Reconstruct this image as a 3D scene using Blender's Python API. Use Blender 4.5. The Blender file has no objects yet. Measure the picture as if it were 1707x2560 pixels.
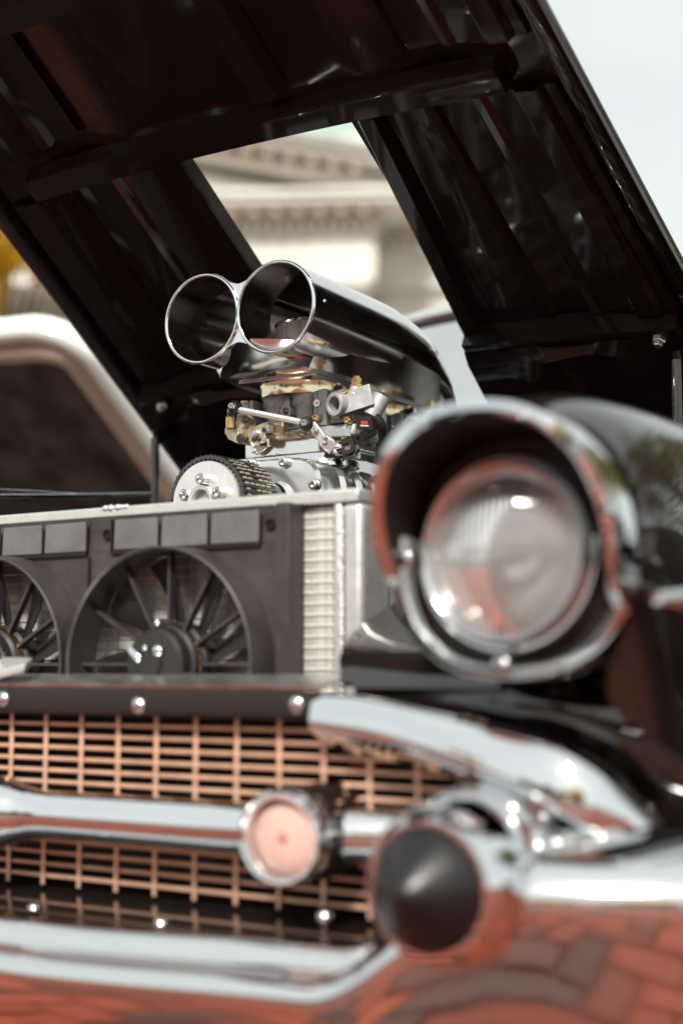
import bpy, bmesh, math, random
from math import sin, cos, pi, radians, sqrt, atan2
from mathutils import Vector, Matrix
random.seed(7)
sc = bpy.context.scene
COL = sc.collection

# ------------------------------------------------------------------ camera
CAM = Vector((1.26, -1.178, 0.743))
YAW, PITCH, FPX, PW, PH = radians(31.7), radians(6.26), 3556.0, 1707.0, 2560.0
FWD = Vector((-sin(YAW)*cos(PITCH), cos(YAW)*cos(PITCH), sin(PITCH)))
RGT = Vector((cos(YAW), sin(YAW), 0))
UPV = RGT.cross(FWD)
cd = bpy.data.cameras.new('camera'); cam = bpy.data.objects.new('camera', cd); COL.objects.link(cam)
m = Matrix((RGT, UPV, -FWD)).transposed().to_4x4(); m.translation = CAM
cam.matrix_world = m
cd.sensor_fit = 'VERTICAL'; cd.sensor_height = 36.0; cd.sensor_width = 24.0
cd.lens = 50.0; cd.clip_start = 0.05; cd.clip_end = 2000
cd.dof.use_dof = True; cd.dof.focus_distance = 2.20; cd.dof.aperture_fstop = 1.8; cd.dof.aperture_blades = 0
sc.camera = cam

# ------------------------------------------------------------------ sky, sun, exposure
SUN_EL, SUN_AZ = radians(40), radians(162)        # azimuth of the sun, clockwise from +Y
w = bpy.data.worlds.new('World'); sc.world = w; w.use_nodes = True
nt = w.node_tree; nt.nodes.clear()
o_ = nt.nodes.new('ShaderNodeOutputWorld'); bg = nt.nodes.new('ShaderNodeBackground')
sky = nt.nodes.new('ShaderNodeTexSky'); sky.sky_type = 'NISHITA'; sky.sun_disc = False
sky.sun_elevation = SUN_EL; sky.sun_rotation = SUN_AZ
sky.air_density = 1.0; sky.dust_density = 3.0; sky.ozone_density = 1.0; sky.altitude = 0
tc = nt.nodes.new('ShaderNodeTexCoord'); mp = nt.nodes.new('ShaderNodeMapping'); mp.inputs['Scale'].default_value = (1, 1, 2.6)
nz = nt.nodes.new('ShaderNodeTexNoise'); nz.inputs['Scale'].default_value = 1.6; nz.inputs['Detail'].default_value = 6; nz.inputs['Roughness'].default_value = .55
cr = nt.nodes.new('ShaderNodeValToRGB'); cr.color_ramp.elements[0].position = .30; cr.color_ramp.elements[0].color = (.70, .70, .70, 1)
cr.color_ramp.elements[1].position = .62; cr.color_ramp.elements[1].color = (.93, .93, .93, 1)
mx = nt.nodes.new('ShaderNodeMixRGB'); mx.inputs['Color2'].default_value = (5.25, 5.55, 5.30, 1)
nt.links.new(tc.outputs['Generated'], mp.inputs['Vector']); nt.links.new(mp.outputs['Vector'], nz.inputs['Vector'])
nt.links.new(nz.outputs['Fac'], cr.inputs['Fac']); nt.links.new(cr.outputs['Color'], mx.inputs['Fac'])
nt.links.new(sky.outputs['Color'], mx.inputs['Color1']); nt.links.new(mx.outputs['Color'], bg.inputs['Color'])
bg.inputs['Strength'].default_value = 0.082
nt.links.new(bg.outputs['Background'], o_.inputs['Surface'])
sl = bpy.data.lights.new('sun', 'SUN'); sl.energy = 2.5; sl.angle = radians(9); sl.color = (1, .95, .87)
so = bpy.data.objects.new('sun', sl); COL.objects.link(so)
sd = Vector((sin(SUN_AZ)*cos(SUN_EL), cos(SUN_AZ)*cos(SUN_EL), sin(SUN_EL)))
so.rotation_euler = sd.to_track_quat('Z', 'Y').to_euler(); so.location = sd*50
sc.view_settings.view_transform = 'Standard'; sc.view_settings.look = 'None'
sc.view_settings.exposure = 1.07; sc.view_settings.gamma = 1.0; sc.view_settings.use_curve_mapping = False
sc.cycles.use_denoising = True
sc.cycles.max_bounces = 10; sc.cycles.glossy_bounces = 6; sc.cycles.transparent_max_bounces = 12
sc.cycles.sample_clamp_indirect = 6.0; sc.cycles.sample_clamp_direct = 0.0
sc.cycles.caustics_reflective = False; sc.cycles.caustics_refractive = False

# ------------------------------------------------------------------ helpers
def P(px, py, X=None, Y=None, Z=None, t=None):
    """the point on the sight line of photograph pixel (px,py) that lies on a given plane of the place"""
    d = FWD + RGT*((px-PW/2)/FPX) + UPV*((PH/2-py)/FPX)
    if X is not None: t = (X-CAM.x)/d.x
    elif Y is not None: t = (Y-CAM.y)/d.y
    elif Z is not None: t = (Z-CAM.z)/d.z
    return CAM + d*t
V = Vector

class MB:
    def __init__(s): s.v = []; s.f = []
    def add(s, vs, fs):
        b = len(s.v); s.v += [tuple(v) for v in vs]; s.f += [tuple(i+b for i in f) for f in fs]; return s
    def box(s, c, size, rot=None):
        hx, hy, hz = [a/2 for a in size]; c = V(c)
        vs = [V((x*hx, y*hy, z*hz)) for x in (-1, 1) for y in (-1, 1) for z in (-1, 1)]
        if rot is not None: vs = [rot @ v for v in vs]
        return s.add([c+v for v in vs], [(0,1,3,2),(4,6,7,5),(0,4,5,1),(2,3,7,6),(0,2,6,4),(1,5,7,3)])
    def box2(s, a, b): 
        a = V(a); b = V(b); return s.box((a+b)/2, [abs(q) for q in (b-a)])
    def bar(s, p0, p1, wx, wz, up=(0, 0, 1)):
        p0 = V(p0); p1 = V(p1); d = (p1-p0); L = d.length; d.normalize()
        u = V(up); x = d.cross(u)
        if x.length < 1e-5: x = d.cross(V((1, 0, 0)))
        x.normalize(); z = x.cross(d)
        R = Matrix((x, d, z)).transposed()
        return s.box((p0+p1)/2, (wx, L, wz), R)
    def loft(s, rings, closed=True, caps=False, wrap=False):
        n = len(rings[0]); b = len(s.v)
        for r in rings: s.v += [tuple(p) for p in r]
        k = len(rings)
        for i in range(k if wrap else k-1):
            i2 = (i+1) % k
            for j in range(n if closed else n-1):
                j2 = (j+1) % n
                s.f.append((b+i*n+j, b+i*n+j2, b+i2*n+j2, b+i2*n+j))
        if caps:
            s.f.append(tuple(b+j for j in range(n))[::-1]); s.f.append(tuple(b+(k-1)*n+j for j in range(n)))
        return s
    def lathe(s, prof, o, ax, n=32, cap0=False, cap1=False, sq=None):
        """prof: (radius, distance along axis)"""
        o = V(o); ax = V(ax).normalized()
        u = ax.cross(V((0, 0, 1)))
        if u.length < 1e-4: u = V((1, 0, 0))
        u.normalize(); w_ = ax.cross(u)
        rings = [[o+ax*a+(u*cos(2*pi*j/n)+w_*sin(2*pi*j/n))*r for j in range(n)] for r, a in prof]
        b = len(s.v); s.loft(rings)
        if cap0: s.f.append(tuple(b+j for j in range(n))[::-1])
        if cap1: s.f.append(tuple(b+(len(prof)-1)*n+j for j in range(n)))
        return s
    def cyl(s, p0, p1, r0, r1=None, n=16):
        p0 = V(p0); p1 = V(p1); r1 = r0 if r1 is None else r1; d = p1-p0
        return s.lathe([(r0, 0), (r1, d.length)], p0, d, n, True, True)
    def tube(s, path, r, n=8, closed=False, radii=None, flat=1.0):
        path = [V(p) for p in path]; k = len(path); rings = []; prev = None
        for i in range(k):
            if closed: d = path[(i+1) % k]-path[i-1]
            else: d = path[min(i+1, k-1)]-path[max(i-1, 0)]
            d.normalize()
            if prev is None:
                u = d.cross(V((0, 0, 1)))
                if u.length < 1e-3: u = d.cross(V((0, 1, 0)))
            else: u = prev - d*prev.dot(d)
            u.normalize(); prev = u; w_ = d.cross(u); rr = radii[i] if radii else r
            rings.append([path[i]+(u*cos(2*pi*j/n)+w_*sin(2*pi*j/n)*flat)*rr for j in range(n)])
        return s.loft(rings, True, not closed, closed)
    def prism(s, poly, d):
        n = len(poly); d = V(d); poly = [V(p) for p in poly]
        vs = poly+[p+d for p in poly]
        return s.add(vs, [tuple(range(n))[::-1], tuple(range(n, 2*n))]+[(i, (i+1) % n, n+(i+1) % n, n+i) for i in range(n)])
    def sphere(s, c, r, n=16, m=10, sc_=(1, 1, 1)):
        c = V(c); rings = []
        for i in range(m+1):
            a = pi*i/m; rings.append([c+V((sin(a)*cos(2*pi*j/n)*r*sc_[0], sin(a)*sin(2*pi*j/n)*r*sc_[1], -cos(a)*r*sc_[2])) for j in range(n)])
        return s.loft(rings)

def mesh_of(mb, name, angle=35):
    me = bpy.data.meshes.new(name); me.from_pydata(mb.v, [], mb.f); me.update()
    bm = bmesh.new(); bm.from_mesh(me); bmesh.ops.remove_doubles(bm, verts=bm.verts, dist=1e-6)
    bmesh.ops.recalc_face_normals(bm, faces=bm.faces); bm.to_mesh(me); bm.free()
    for p in me.polygons: p.use_smooth = angle > 0
    if angle > 0 and angle < 180: me.set_sharp_from_angle(angle=radians(angle))
    return me
def part(name, mb, mat, parent=None, angle=35, bevel=0, seg=2, subd=0, solid=0, off=0):
    me = mesh_of(mb, name, angle) if isinstance(mb, MB) else mb
    o = bpy.data.objects.new(name, me); COL.objects.link(o)
    if me.materials: pass
    else: me.materials.append(MAT[mat])
    if parent is not None:
        o.parent = parent
        L = V((0, 0, 0)); q = parent
        while q is not None: L += q.location; q = q.parent
        o.location = -L
    if solid:
        md = o.modifiers.new('solid', 'SOLIDIFY'); md.thickness = solid; md.offset = off
        md = o.modifiers.new('split', 'EDGE_SPLIT'); md.split_angle = radians(50); md.use_edge_sharp = False
    if subd:
        md = o.modifiers.new('sub', 'SUBSURF'); md.levels = subd; md.render_levels = subd
    if bevel:
        md = o.modifiers.new('bev', 'BEVEL'); md.width = bevel; md.segments = seg; md.limit_method = 'ANGLE'; md.angle_limit = radians(40)
        md.harden_normals = False
    return o
def thing(name, label, cat, loc=(0, 0, 0), group=None):
    o = bpy.data.objects.new(name, None); COL.objects.link(o); o.location = loc; o.empty_display_size = .2
    o['label'] = label; o['category'] = cat
    if group: o['group'] = group
    return o
def empty(name, parent):
    o = bpy.data.objects.new(name, None); COL.objects.link(o); o.parent = parent; return o
def copy_part(src, parent, delta=(0, 0, 0)):
    c = src.copy(); COL.objects.link(c); c.parent = parent; c.location = src.location+V(delta); return c
def smooth(a, b, x):
    t = min(1, max(0, (x-a)/(b-a))); return t*t*(3-2*t)
def lerp(a, b, t): return a+(b-a)*t
def interp(tab, x):
    """piecewise-linear table [(x, value)], values may be tuples"""
    if x <= tab[0][0]: return tab[0][1]
    for (a, va), (b, vb) in zip(tab, tab[1:]):
        if x <= b:
            t = (x-a)/(b-a)
            return tuple(lerp(p, q, t) for p, q in zip(va, vb)) if isinstance(va, tuple) else lerp(va, vb, t)
    return tab[-1][1]
def catmull(pts, n):
    pts = [V(p) for p in pts]; out = []
    for i in range(len(pts)-1):
        p0 = pts[max(i-1, 0)]; p1 = pts[i]; p2 = pts[i+1]; p3 = pts[min(i+2, len(pts)-1)]
        for k in range(n):
            t = k/n
            out.append(.5*((2*p1)+(p2-p0)*t+(2*p0-5*p1+4*p2-p3)*t*t+(3*p1-p0-3*p2+p3)*t**3))
    out.append(pts[-1]); return out

# ------------------------------------------------------------------ materials
MAT = {}
def mat(name, col, rough=.5, metal=0., coat=0., var=.0, vscale=30., bump=0., bscale=200., rvar=0., spec=.5, coat_rough=.03, stretch=None, col2=None, emit=None):
    m = bpy.data.materials.new(name); m.use_nodes = True; n = m.node_tree.nodes; l = m.node_tree.links
    b = n['Principled BSDF']; b.inputs['Base Color'].default_value = (*col, 1); b.inputs['Roughness'].default_value = rough
    b.inputs['Metallic'].default_value = metal; b.inputs['Coat Weight'].default_value = coat; b.inputs['Coat Roughness'].default_value = coat_rough
    b.inputs['Specular IOR Level'].default_value = spec
    if var or rvar or bump or col2:
        tc = n.new('ShaderNodeTexCoord'); mp = n.new('ShaderNodeMapping'); l.new(tc.outputs['Object'], mp.inputs['Vector'])
        if stretch: mp.inputs['Scale'].default_value = stretch
        nz = n.new('ShaderNodeTexNoise'); nz.inputs['Scale'].default_value = vscale; nz.inputs['Detail'].default_value = 6; nz.inputs['Roughness'].default_value = .6
        l.new(mp.outputs['Vector'], nz.inputs['Vector'])
        if var or col2:
            r = n.new('ShaderNodeValToRGB'); r.color_ramp.elements[0].position = .32; r.color_ramp.elements[1].position = .68
            c2 = col2 or tuple(min(1, c*(1+var)) for c in col); c1 = tuple(c*(1-var) for c in col)
            r.color_ramp.elements[0].color = (*c1, 1); r.color_ramp.elements[1].color = (*c2, 1)
            l.new(nz.outputs['Fac'], r.inputs['Fac']); l.new(r.outputs['Color'], b.inputs['Base Color'])
        if rvar:
            mr = n.new('ShaderNodeMapRange'); mr.inputs[1].default_value = .3; mr.inputs[2].default_value = .7
            mr.inputs[3].default_value = max(0, rough-rvar); mr.inputs[4].default_value = rough+rvar
            l.new(nz.outputs['Fac'], mr.inputs[0]); l.new(mr.outputs[0], b.inputs['Roughness'])
        if bump:
            n2 = n.new('ShaderNodeTexNoise'); n2.inputs['Scale'].default_value = bscale; n2.inputs['Detail'].default_value = 4
            l.new(mp.outputs['Vector'], n2.inputs['Vector'])
            bp = n.new('ShaderNodeBump'); bp.inputs['Strength'].default_value = bump; bp.inputs['Distance'].default_value = .002
            l.new(n2.outputs['Fac'], bp.inputs['Height']); l.new(bp.outputs['Normal'], b.inputs['Normal'])
    MAT[name] = m; return m
mat('chrome', (.82, .84, .85), .035, 1, rvar=.025, vscale=18)
mat('chrome_worn', (.74, .74, .74), .10, 1, rvar=.05, vscale=25)
mat('polished', (.80, .80, .79), .10, 1, rvar=.06, vscale=14, bump=.03, bscale=60)
mat('scoop_metal', (.84, .82, .80), .15, 1, rvar=.045, vscale=16, bump=.02, bscale=25)
mat('blower_metal', (.86, .87, .86), .20, .9, rvar=.06, vscale=14, bump=.02, bscale=60)
mat('reflector_metal', (.95, .94, .92), .24, .92)
mat('bumper_chrome', (.80, .81, .81), .10, 1, rvar=.04, vscale=12, bump=.02, bscale=14)
mat('horn_metal', (.86, .74, .52), .16, 1, rvar=.06, vscale=30)
mat('scoop_inside_shade', (.34, .31, .30), .22, 1, rvar=.08, vscale=20)  # scoop metal darkened: the shade inside the ducts is put into this colour
mat('aluminium', (.72, .72, .70), .33, 1, var=.08, vscale=40, rvar=.08)
mat('aluminium_bright', (.64, .64, .61), .30, .55, var=.05, vscale=40, rvar=.08)
mat('cast', (.42, .43, .44), .42, .35, var=.14, vscale=60, bump=.25, bscale=500, rvar=.08)
mat('cast_rough', (.52, .50, .47), .5, .3, var=.35, vscale=90, bump=.6, bscale=420, rvar=.1)
mat('paint', (.012, .0085, .0075), .3, 0, coat=1., coat_rough=.02, spec=.05, rvar=.04, vscale=8)
mat('paint_under', (.017, .0105, .0088), .35, 0, coat=.55, coat_rough=.07, spec=.1, rvar=.07, vscale=6, bump=.02, bscale=8)
mat('black_satin', (.018, .0115, .0100), .34, 0, spec=.3, rvar=.08, vscale=25)
mat('black_matte', (.013, .010, .009), .75, 0, spec=.2)
mat('plastic', (.044, .036, .038), .42, 0, var=.25, vscale=30, bump=.12, bscale=900, rvar=.06)
mat('flap_rubber', (.125, .123, .13), .5, 0, var=.18, vscale=25, bump=.1, bscale=400)
mat('rubber', (.016, .014, .014), .5, 0, rvar=.08, vscale=40, bump=.05, bscale=300)
mat('bullet_rubber', (.0065, .0055, .006), .36, 0, rvar=.08, vscale=20, bump=.04, bscale=200)
mat('belt_back', (.040, .036, .036), .62, 0, var=.2, vscale=60)
mat('belt_print', (.42, .38, .28), .6, 0, var=.3, vscale=150)
mat('gold_grille', (.86, .53, .37), .36, .55, rvar=.08, vscale=30, var=.10)
mat('brass', (.64, .45, .20), .25, 1, rvar=.08, vscale=60)
mat('zinc_gold', (.62, .50, .32), .38, .85, var=.35, vscale=70, col2=(.70, .62, .46), bump=.2, bscale=400, rvar=.1)
mat('rust_gold', (.40, .25, .13), .5, .6, var=.5, vscale=80, col2=(.66, .53, .36), bump=.3, bscale=400)
mat('white_rod', (.78, .77, .74), .35, .45, var=.06, vscale=40)
mat('pulley', (.78, .78, .76), .34, .65, var=.06, vscale=40, rvar=.08, bump=.03, bscale=500)
mat('core_tube', (.80, .78, .74), .36, .6, var=.12, vscale=60)
mat('core_fin', (.62, .58, .53), .45, .5, var=.35, vscale=260, stretch=(1, 1, .04), col2=(.82, .78, .72), bump=.5, bscale=420)
mat('bolt_steel', (.66, .65, .63), .25, 1, rvar=.1, vscale=80)
mat('red_paint', (.48, .012, .012), .3, 0, coat=.5)
mat('red_print', (.75, .02, .02), .5)
mat('white_print', (.8, .8, .8), .5)
mat('lamp_lens', (.70, .45, .39), .35, 0, coat=.15, bump=.25, bscale=160, var=.08, vscale=40)
mat('amber_bulb_streak', (.46, .19, .14), .4, 0)  # parking lamp bulb, and the tan reflection streak imitated in the headlight
mat('cream_paint', (.84, .83, .79), .25, 0, coat=.6, var=.03, vscale=4)
mat('hood_lining', (.080, .052, .044), .9, 0, var=.75, vscale=6, stretch=(1, 1, .5), bump=.5, bscale=40, spec=.2)
mat('peach_metal', (.72, .52, .42), .22, .3, coat=.5)
mat('tyre', (.02, .02, .02), .7)
mat('stone', (.66, .63, .58), .75, 0, var=.10, vscale=1.2, bump=.2, bscale=8)
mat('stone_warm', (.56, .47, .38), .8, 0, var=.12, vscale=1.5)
mat('copper_roof', (.30, .45, .40), .6, 0, var=.15, vscale=2)
mat('roof_slate', (.40, .38, .36), .7, 0, var=.2, vscale=3)
mat('window_dark', (.10, .085, .08), .12, 0)
mat('bark', (.07, .048, .035), .9, 0, var=.3, vscale=12, bump=.6, bscale=30)
mat('building_brick', (.34, .15, .10), .85, 0, var=.2, vscale=6)
mat('building_tan', (.52, .42, .31), .85, 0, var=.1, vscale=4)
mat('awning', (.16, .05, .045), .8)
mat('roof_paint', (.60, .62, .61), .25, 0, coat=.8)
mat('sedan_paint', (.012, .014, .022), .2, 0, coat=1.)
mat('sedan_white', (.75, .75, .73), .25, 0, coat=1.)
mat('asphalt', (.075, .072, .070), .85, 0, var=.2, vscale=2)
mat('pavement_grey', (.36, .34, .31), .85, 0, var=.15, vscale=1)
mat('seat_vinyl', (.10, .09, .085), .5)

def leaf_mat(name, c1, c2):
    m = bpy.data.materials.new(name); m.use_nodes = True; n = m.node_tree.nodes; l = m.node_tree.links
    b = n['Principled BSDF']; b.inputs['Roughness'].default_value = .6
    g = n.new('ShaderNodeNewGeometry'); r = n.new('ShaderNodeValToRGB')
    r.color_ramp.elements[0].color = (*c1, 1); r.color_ramp.elements[1].color = (*c2, 1)
    l.new(g.outputs['Random Per Island'], r.inputs['Fac']); l.new(r.outputs['Color'], b.inputs['Base Color'])
    t = n.new('ShaderNodeBsdfTranslucent'); l.new(r.outputs['Color'], t.inputs['Color'])
    mx = n.new('ShaderNodeMixShader'); mx.inputs[0].default_value = .5
    l.new(b.outputs[0], mx.inputs[1]); l.new(t.outputs[0], mx.inputs[2]); l.new(mx.outputs[0], n['Material Output'].inputs['Surface'])
    MAT[name] = m
leaf_mat('leaf_yellow', (.62, .40, .006), (.90, .68, .03))
leaf_mat('leaf_green', (.05, .062, .012), (.30, .24, .02))

def brick_mat():
    m = bpy.data.materials.new('paving_brick'); m.use_nodes = True; n = m.node_tree.nodes; l = m.node_tree.links
    b = n['Principled BSDF']; b.inputs['Roughness'].default_value = .8
    g = n.new('ShaderNodeNewGeometry'); r = n.new('ShaderNodeValToRGB')
    r.color_ramp.elements[0].color = (.075, .026, .018, 1); r.color_ramp.elements[1].color = (.34, .066, .024, 1)
    for p, c in ((.15, (.095, .042, .033, 1)), (.3, (.20, .038, .016, 1)), (.65, (.28, .050, .019, 1))):
        e = r.color_ramp.elements.new(p); e.color = c
    l.new(g.outputs['Random Per Island'], r.inputs['Fac'])
    tc = n.new('ShaderNodeTexCoord'); nz = n.new('ShaderNodeTexNoise'); nz.inputs['Scale'].default_value = 25; nz.inputs['Detail'].default_value = 6
    l.new(tc.outputs['Object'], nz.inputs['Vector'])
    mx = n.new('ShaderNodeMixRGB'); mx.blend_type = 'MULTIPLY'; mx.inputs[0].default_value = .6
    r2 = n.new('ShaderNodeValToRGB'); r2.color_ramp.elements[0].color = (.55, .5, .5, 1); r2.color_ramp.elements[1].color = (1.25, 1.2, 1.2, 1)
    l.new(nz.outputs['Fac'], r2.inputs['Fac']); l.new(r.outputs['Color'], mx.inputs[1]); l.new(r2.outputs['Color'], mx.inputs[2])
    l.new(mx.outputs[0], b.inputs['Base Color'])
    bp = n.new('ShaderNodeBump'); bp.inputs['Strength'].default_value = .4; bp.inputs['Distance'].default_value = .004
    l.new(nz.outputs['Fac'], bp.inputs['Height']); l.new(bp.outputs[0], b.inputs['Normal'])
    MAT['paving_brick'] = m
    m = bpy.data.materials.new('far_brick'); m.use_nodes = True; n = m.node_tree.nodes; l = m.node_tree.links
    b = n['Principled BSDF']; b.inputs['Roughness'].default_value = .85
    tc = n.new('ShaderNodeTexCoord'); bt = n.new('ShaderNodeTexBrick'); bt.inputs['Scale'].default_value = 4.6
    bt.inputs['Color1'].default_value = (.25, .056, .026, 1); bt.inputs['Color2'].default_value = (.15, .036, .020, 1); bt.inputs['Mortar'].default_value = (.07, .042, .032, 1)
    bt.inputs['Mortar Size'].default_value = .015
    l.new(tc.outputs['Object'], bt.inputs['Vector']); l.new(bt.outputs['Color'], b.inputs['Base Color'])
    MAT['far_brick'] = m
brick_mat()

def glass_mat(name, tint, refl_rough, ior=1.5, bump=0, bscale=(200, 1, 1)):
    m = bpy.data.materials.new(name); m.use_nodes = True; n = m.node_tree.nodes; l = m.node_tree.links
    n.remove(n['Principled BSDF'])
    tr = n.new('ShaderNodeBsdfTransparent'); tr.inputs['Color'].default_value = (*tint, 1)
    gl = n.new('ShaderNodeBsdfGlossy'); gl.inputs['Roughness'].default_value = refl_rough
    fr = n.new('ShaderNodeFresnel'); fr.inputs['IOR'].default_value = ior
    mx = n.new('ShaderNodeMixShader')
    l.new(fr.outputs[0], mx.inputs[0]); l.new(tr.outputs[0], mx.inputs[1]); l.new(gl.outputs[0], mx.inputs[2])
    l.new(mx.outputs[0], n['Material Output'].inputs['Surface'])
    MAT[name] = m
glass_mat('glass', (.90, .95, .94), .0)
def lens_mat():
    m = bpy.data.materials.new('headlight_glass'); m.use_nodes = True; n = m.node_tree.nodes; l = m.node_tree.links
    n.remove(n['Principled BSDF'])
    tc = n.new('ShaderNodeTexCoord'); wv = n.new('ShaderNodeTexWave'); wv.bands_direction = 'X'; wv.inputs['Scale'].default_value = 46; wv.inputs['Distortion'].default_value = 0
    l.new(tc.outputs['Object'], wv.inputs['Vector'])
    bp = n.new('ShaderNodeBump'); bp.inputs['Strength'].default_value = .35; bp.inputs['Distance'].default_value = .002
    l.new(wv.outputs['Fac'], bp.inputs['Height'])
    rf = n.new('ShaderNodeBsdfRefraction'); rf.inputs['IOR'].default_value = 1.12; rf.inputs['Roughness'].default_value = .05; rf.inputs['Color'].default_value = (.96, .97, .96, 1); l.new(bp.outputs[0], rf.inputs['Normal'])
    gl = n.new('ShaderNodeBsdfGlossy'); gl.inputs['Roughness'].default_value = .02; l.new(bp.outputs[0], gl.inputs['Normal'])
    fr = n.new('ShaderNodeFresnel'); fr.inputs['IOR'].default_value = 1.9
    mx = n.new('ShaderNodeMixShader'); l.new(fr.outputs[0], mx.inputs[0]); l.new(rf.outputs[0], mx.inputs[1]); l.new(gl.outputs[0], mx.inputs[2])
    df = n.new('ShaderNodeBsdfDiffuse'); df.inputs['Color'].default_value = (.92, .92, .90, 1)
    m2 = n.new('ShaderNodeMixShader'); m2.inputs[0].default_value = .18; l.new(mx.outputs[0], m2.inputs[1]); l.new(df.outputs[0], m2.inputs[2])
    l.new(m2.outputs[0], n['Material Output'].inputs['Surface'])
    MAT['headlight_glass'] = m
    MAT['paint'].node_tree.nodes['Principled BSDF'].inputs['Coat IOR'].default_value = 1.75
lens_mat()
def mesh_screen_mat():
    m = bpy.data.materials.new('screen'); m.use_nodes = True; n = m.node_tree.nodes; l = m.node_tree.links
    b = n['Principled BSDF']; b.inputs['Roughness'].default_value = .5; b.inputs['Metallic'].default_value = .1
    tc = n.new('ShaderNodeTexCoord'); vo = n.new('ShaderNodeTexVoronoi'); vo.inputs['Scale'].default_value = 300; vo.inputs['Randomness'].default_value = .15
    l.new(tc.outputs['Object'], vo.inputs['Vector'])
    r = n.new('ShaderNodeValToRGB'); r.color_ramp.elements[0].color = (.12, .10, .09, 1); r.color_ramp.elements[0].position = .25
    r.color_ramp.elements[1].color = (.88, .85, .78, 1); r.color_ramp.elements[1].position = .38
    l.new(vo.outputs['Distance'], r.inputs['Fac']); l.new(r.outputs['Color'], b.inputs['Base Color'])
    MAT['screen'] = m
mesh_screen_mat()

# ------------------------------------------------------------------ the ground
g = MB().add([(-400, -400, -.012), (400, -400, -.012), (400, 400, -.012), (-400, 400, -.012)], [(0, 1, 2, 3)])
ground = part('ground', g, 'far_brick'); ground['kind'] = 'structure'; ground['label'] = 'red brick paving under the cars'
rb = random.Random(3); b = MB(); uw = .104; ra = radians(38)
for i in range(-60, 62):
    for j in range(-62, 60):
        mm = (i-j) % 4
        if mm not in (0, 3): continue
        x, y = i*uw, j*uw; lx, ly = (2*uw, uw) if mm == 0 else (uw, 2*uw)
        cx, cy = x+lx/2, y+ly/2; wx = cx*cos(ra)-cy*sin(ra)+1.5; wy = cx*sin(ra)+cy*cos(ra)-1.2
        if not (-2.2 < wx < 5.2 and -5.5 < wy < 2.2): continue
        dz = rb.uniform(-.003, .003); c = .006; g2 = .003; tw = ra+rb.uniform(-.015, .015)
        def q_(dx, dy, z): return (wx+dx*cos(tw)-dy*sin(tw), wy+dx*sin(tw)+dy*cos(tw), z)
        hx, hy = lx/2-g2-rb.uniform(0, .002), ly/2-g2-rb.uniform(0, .002); cs = ((-1, -1), (1, -1), (1, 1), (-1, 1))
        vs = [q_(p*hx, r*hy, -.03) for p, r in cs]+[q_(p*hx, r*hy, -.006+dz) for p, r in cs]+[q_(p*(hx-c), r*(hy-c), dz) for p, r in cs]
        b.add(vs, [(0,1,5,4),(1,2,6,5),(2,3,7,6),(3,0,4,7),(4,5,9,8),(5,6,10,9),(6,7,11,10),(7,4,8,11),(8,9,10,11)])
me = bpy.data.meshes.new('brick_paving'); me.from_pydata(b.v, [], b.f); me.materials.append(MAT['paving_brick'])
o = bpy.data.objects.new('brick_paving', me); COL.objects.link(o); o.parent = ground; o['kind'] = 'stuff'

for nm, x0, x1, y0, y1 in (('road', -400, 400, -300, -8), ('plaza', -400, 400, 8, 300)):
    o = part(nm, MB().add([(x0, y0, -.008), (x1, y0, -.008), (x1, y1, -.008), (x0, y1, -.008)], [(0, 1, 2, 3)]), 'pavement_grey' if nm == 'plaza' else 'asphalt')
    o['kind'] = 'structure'; o['label'] = 'pale paving in front of the courthouse' if nm == 'plaza' else 'grey asphalt street in front of the shops'
# ------------------------------------------------------------------ courthouse beyond the car
FH = V((FWD.x, FWD.y, 0)).normalized()
ang = radians(3.5)
E = (RGT*cos(ang)-FH*sin(ang)).normalized(); NRM = V((E.y, -E.x, 0))
O = P(930, 525, t=26.0); O.z = 0
if NRM.dot(CAM-O) < 0: NRM = -NRM
ch = thing('courthouse', 'pale stone courthouse with a pediment, modillions and portico columns', 'building', O)
def W(u, v, z): return O+E*u+NRM*v+V((0, 0, z))
def wbox(mb, u0, u1, v0, v1, z0, z1):
    vs = [W(u, v, z) for u in (u0, u1) for v in (v0, v1) for z in (z0, z1)]
    return mb.add(vs, [(0,1,3,2),(4,6,7,5),(0,4,5,1),(2,3,7,6),(0,2,6,4),(1,5,7,3)])
UL = -12.6
part('wall', wbox(wbox(wbox(MB(), UL, 0, -9, -2.4, 0, 9.0), .002, 4.4, -9, -1.35, 0, 8.3), UL, -.002, -2.4, -.25, 8.2, 8.6), 'stone', ch)
part('stylobate', wbox(wbox(MB(), UL-.6, .6, -2.4, .9, 0, .55), UL-.9, .9, -2.4, 1.5, 0, .28), 'stone', ch)
for k in range(6):
    u = -.75-k*2.2; c = W(u, -.25, .55); mb = MB()
    mb.lathe([(.62, 0), (.62, .18), (.52, .24), (.50, .35), (.49, 2.5), (.43, 6.5), (.47, 6.56), (.44, 6.62), (.44, 6.8), (.60, 7.0), (.64, 7.02)], c, (0, 0, 1), 24)
    col = part('column', mb, 'stone', ch)
    part('abacus', wbox(MB(), u-.66, u+.66, -.91, .41, 7.57, 7.75), 'stone', col)
part('architrave', wbox(wbox(wbox(MB(), UL, .05, -.9, .10, 7.75, 7.95), UL, .08, -.9, .13, 7.952, 8.15), UL, .10, -.9, .16, 8.152, 8.22), 'stone', ch)
part('frieze', wbox(wbox(MB(), UL, .05, -.9, .10, 8.222, 8.58), .06, 4.4, -1.34, -1.15, 7.9, 8.52), 'stone', ch)
part('bed_mould', wbox(wbox(MB(), UL-.02, .12, -.9, .20, 8.582, 8.64), .13, 4.42, -1.3, -1.05, 8.522, 8.62), 'stone', ch)
dm = None
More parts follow.
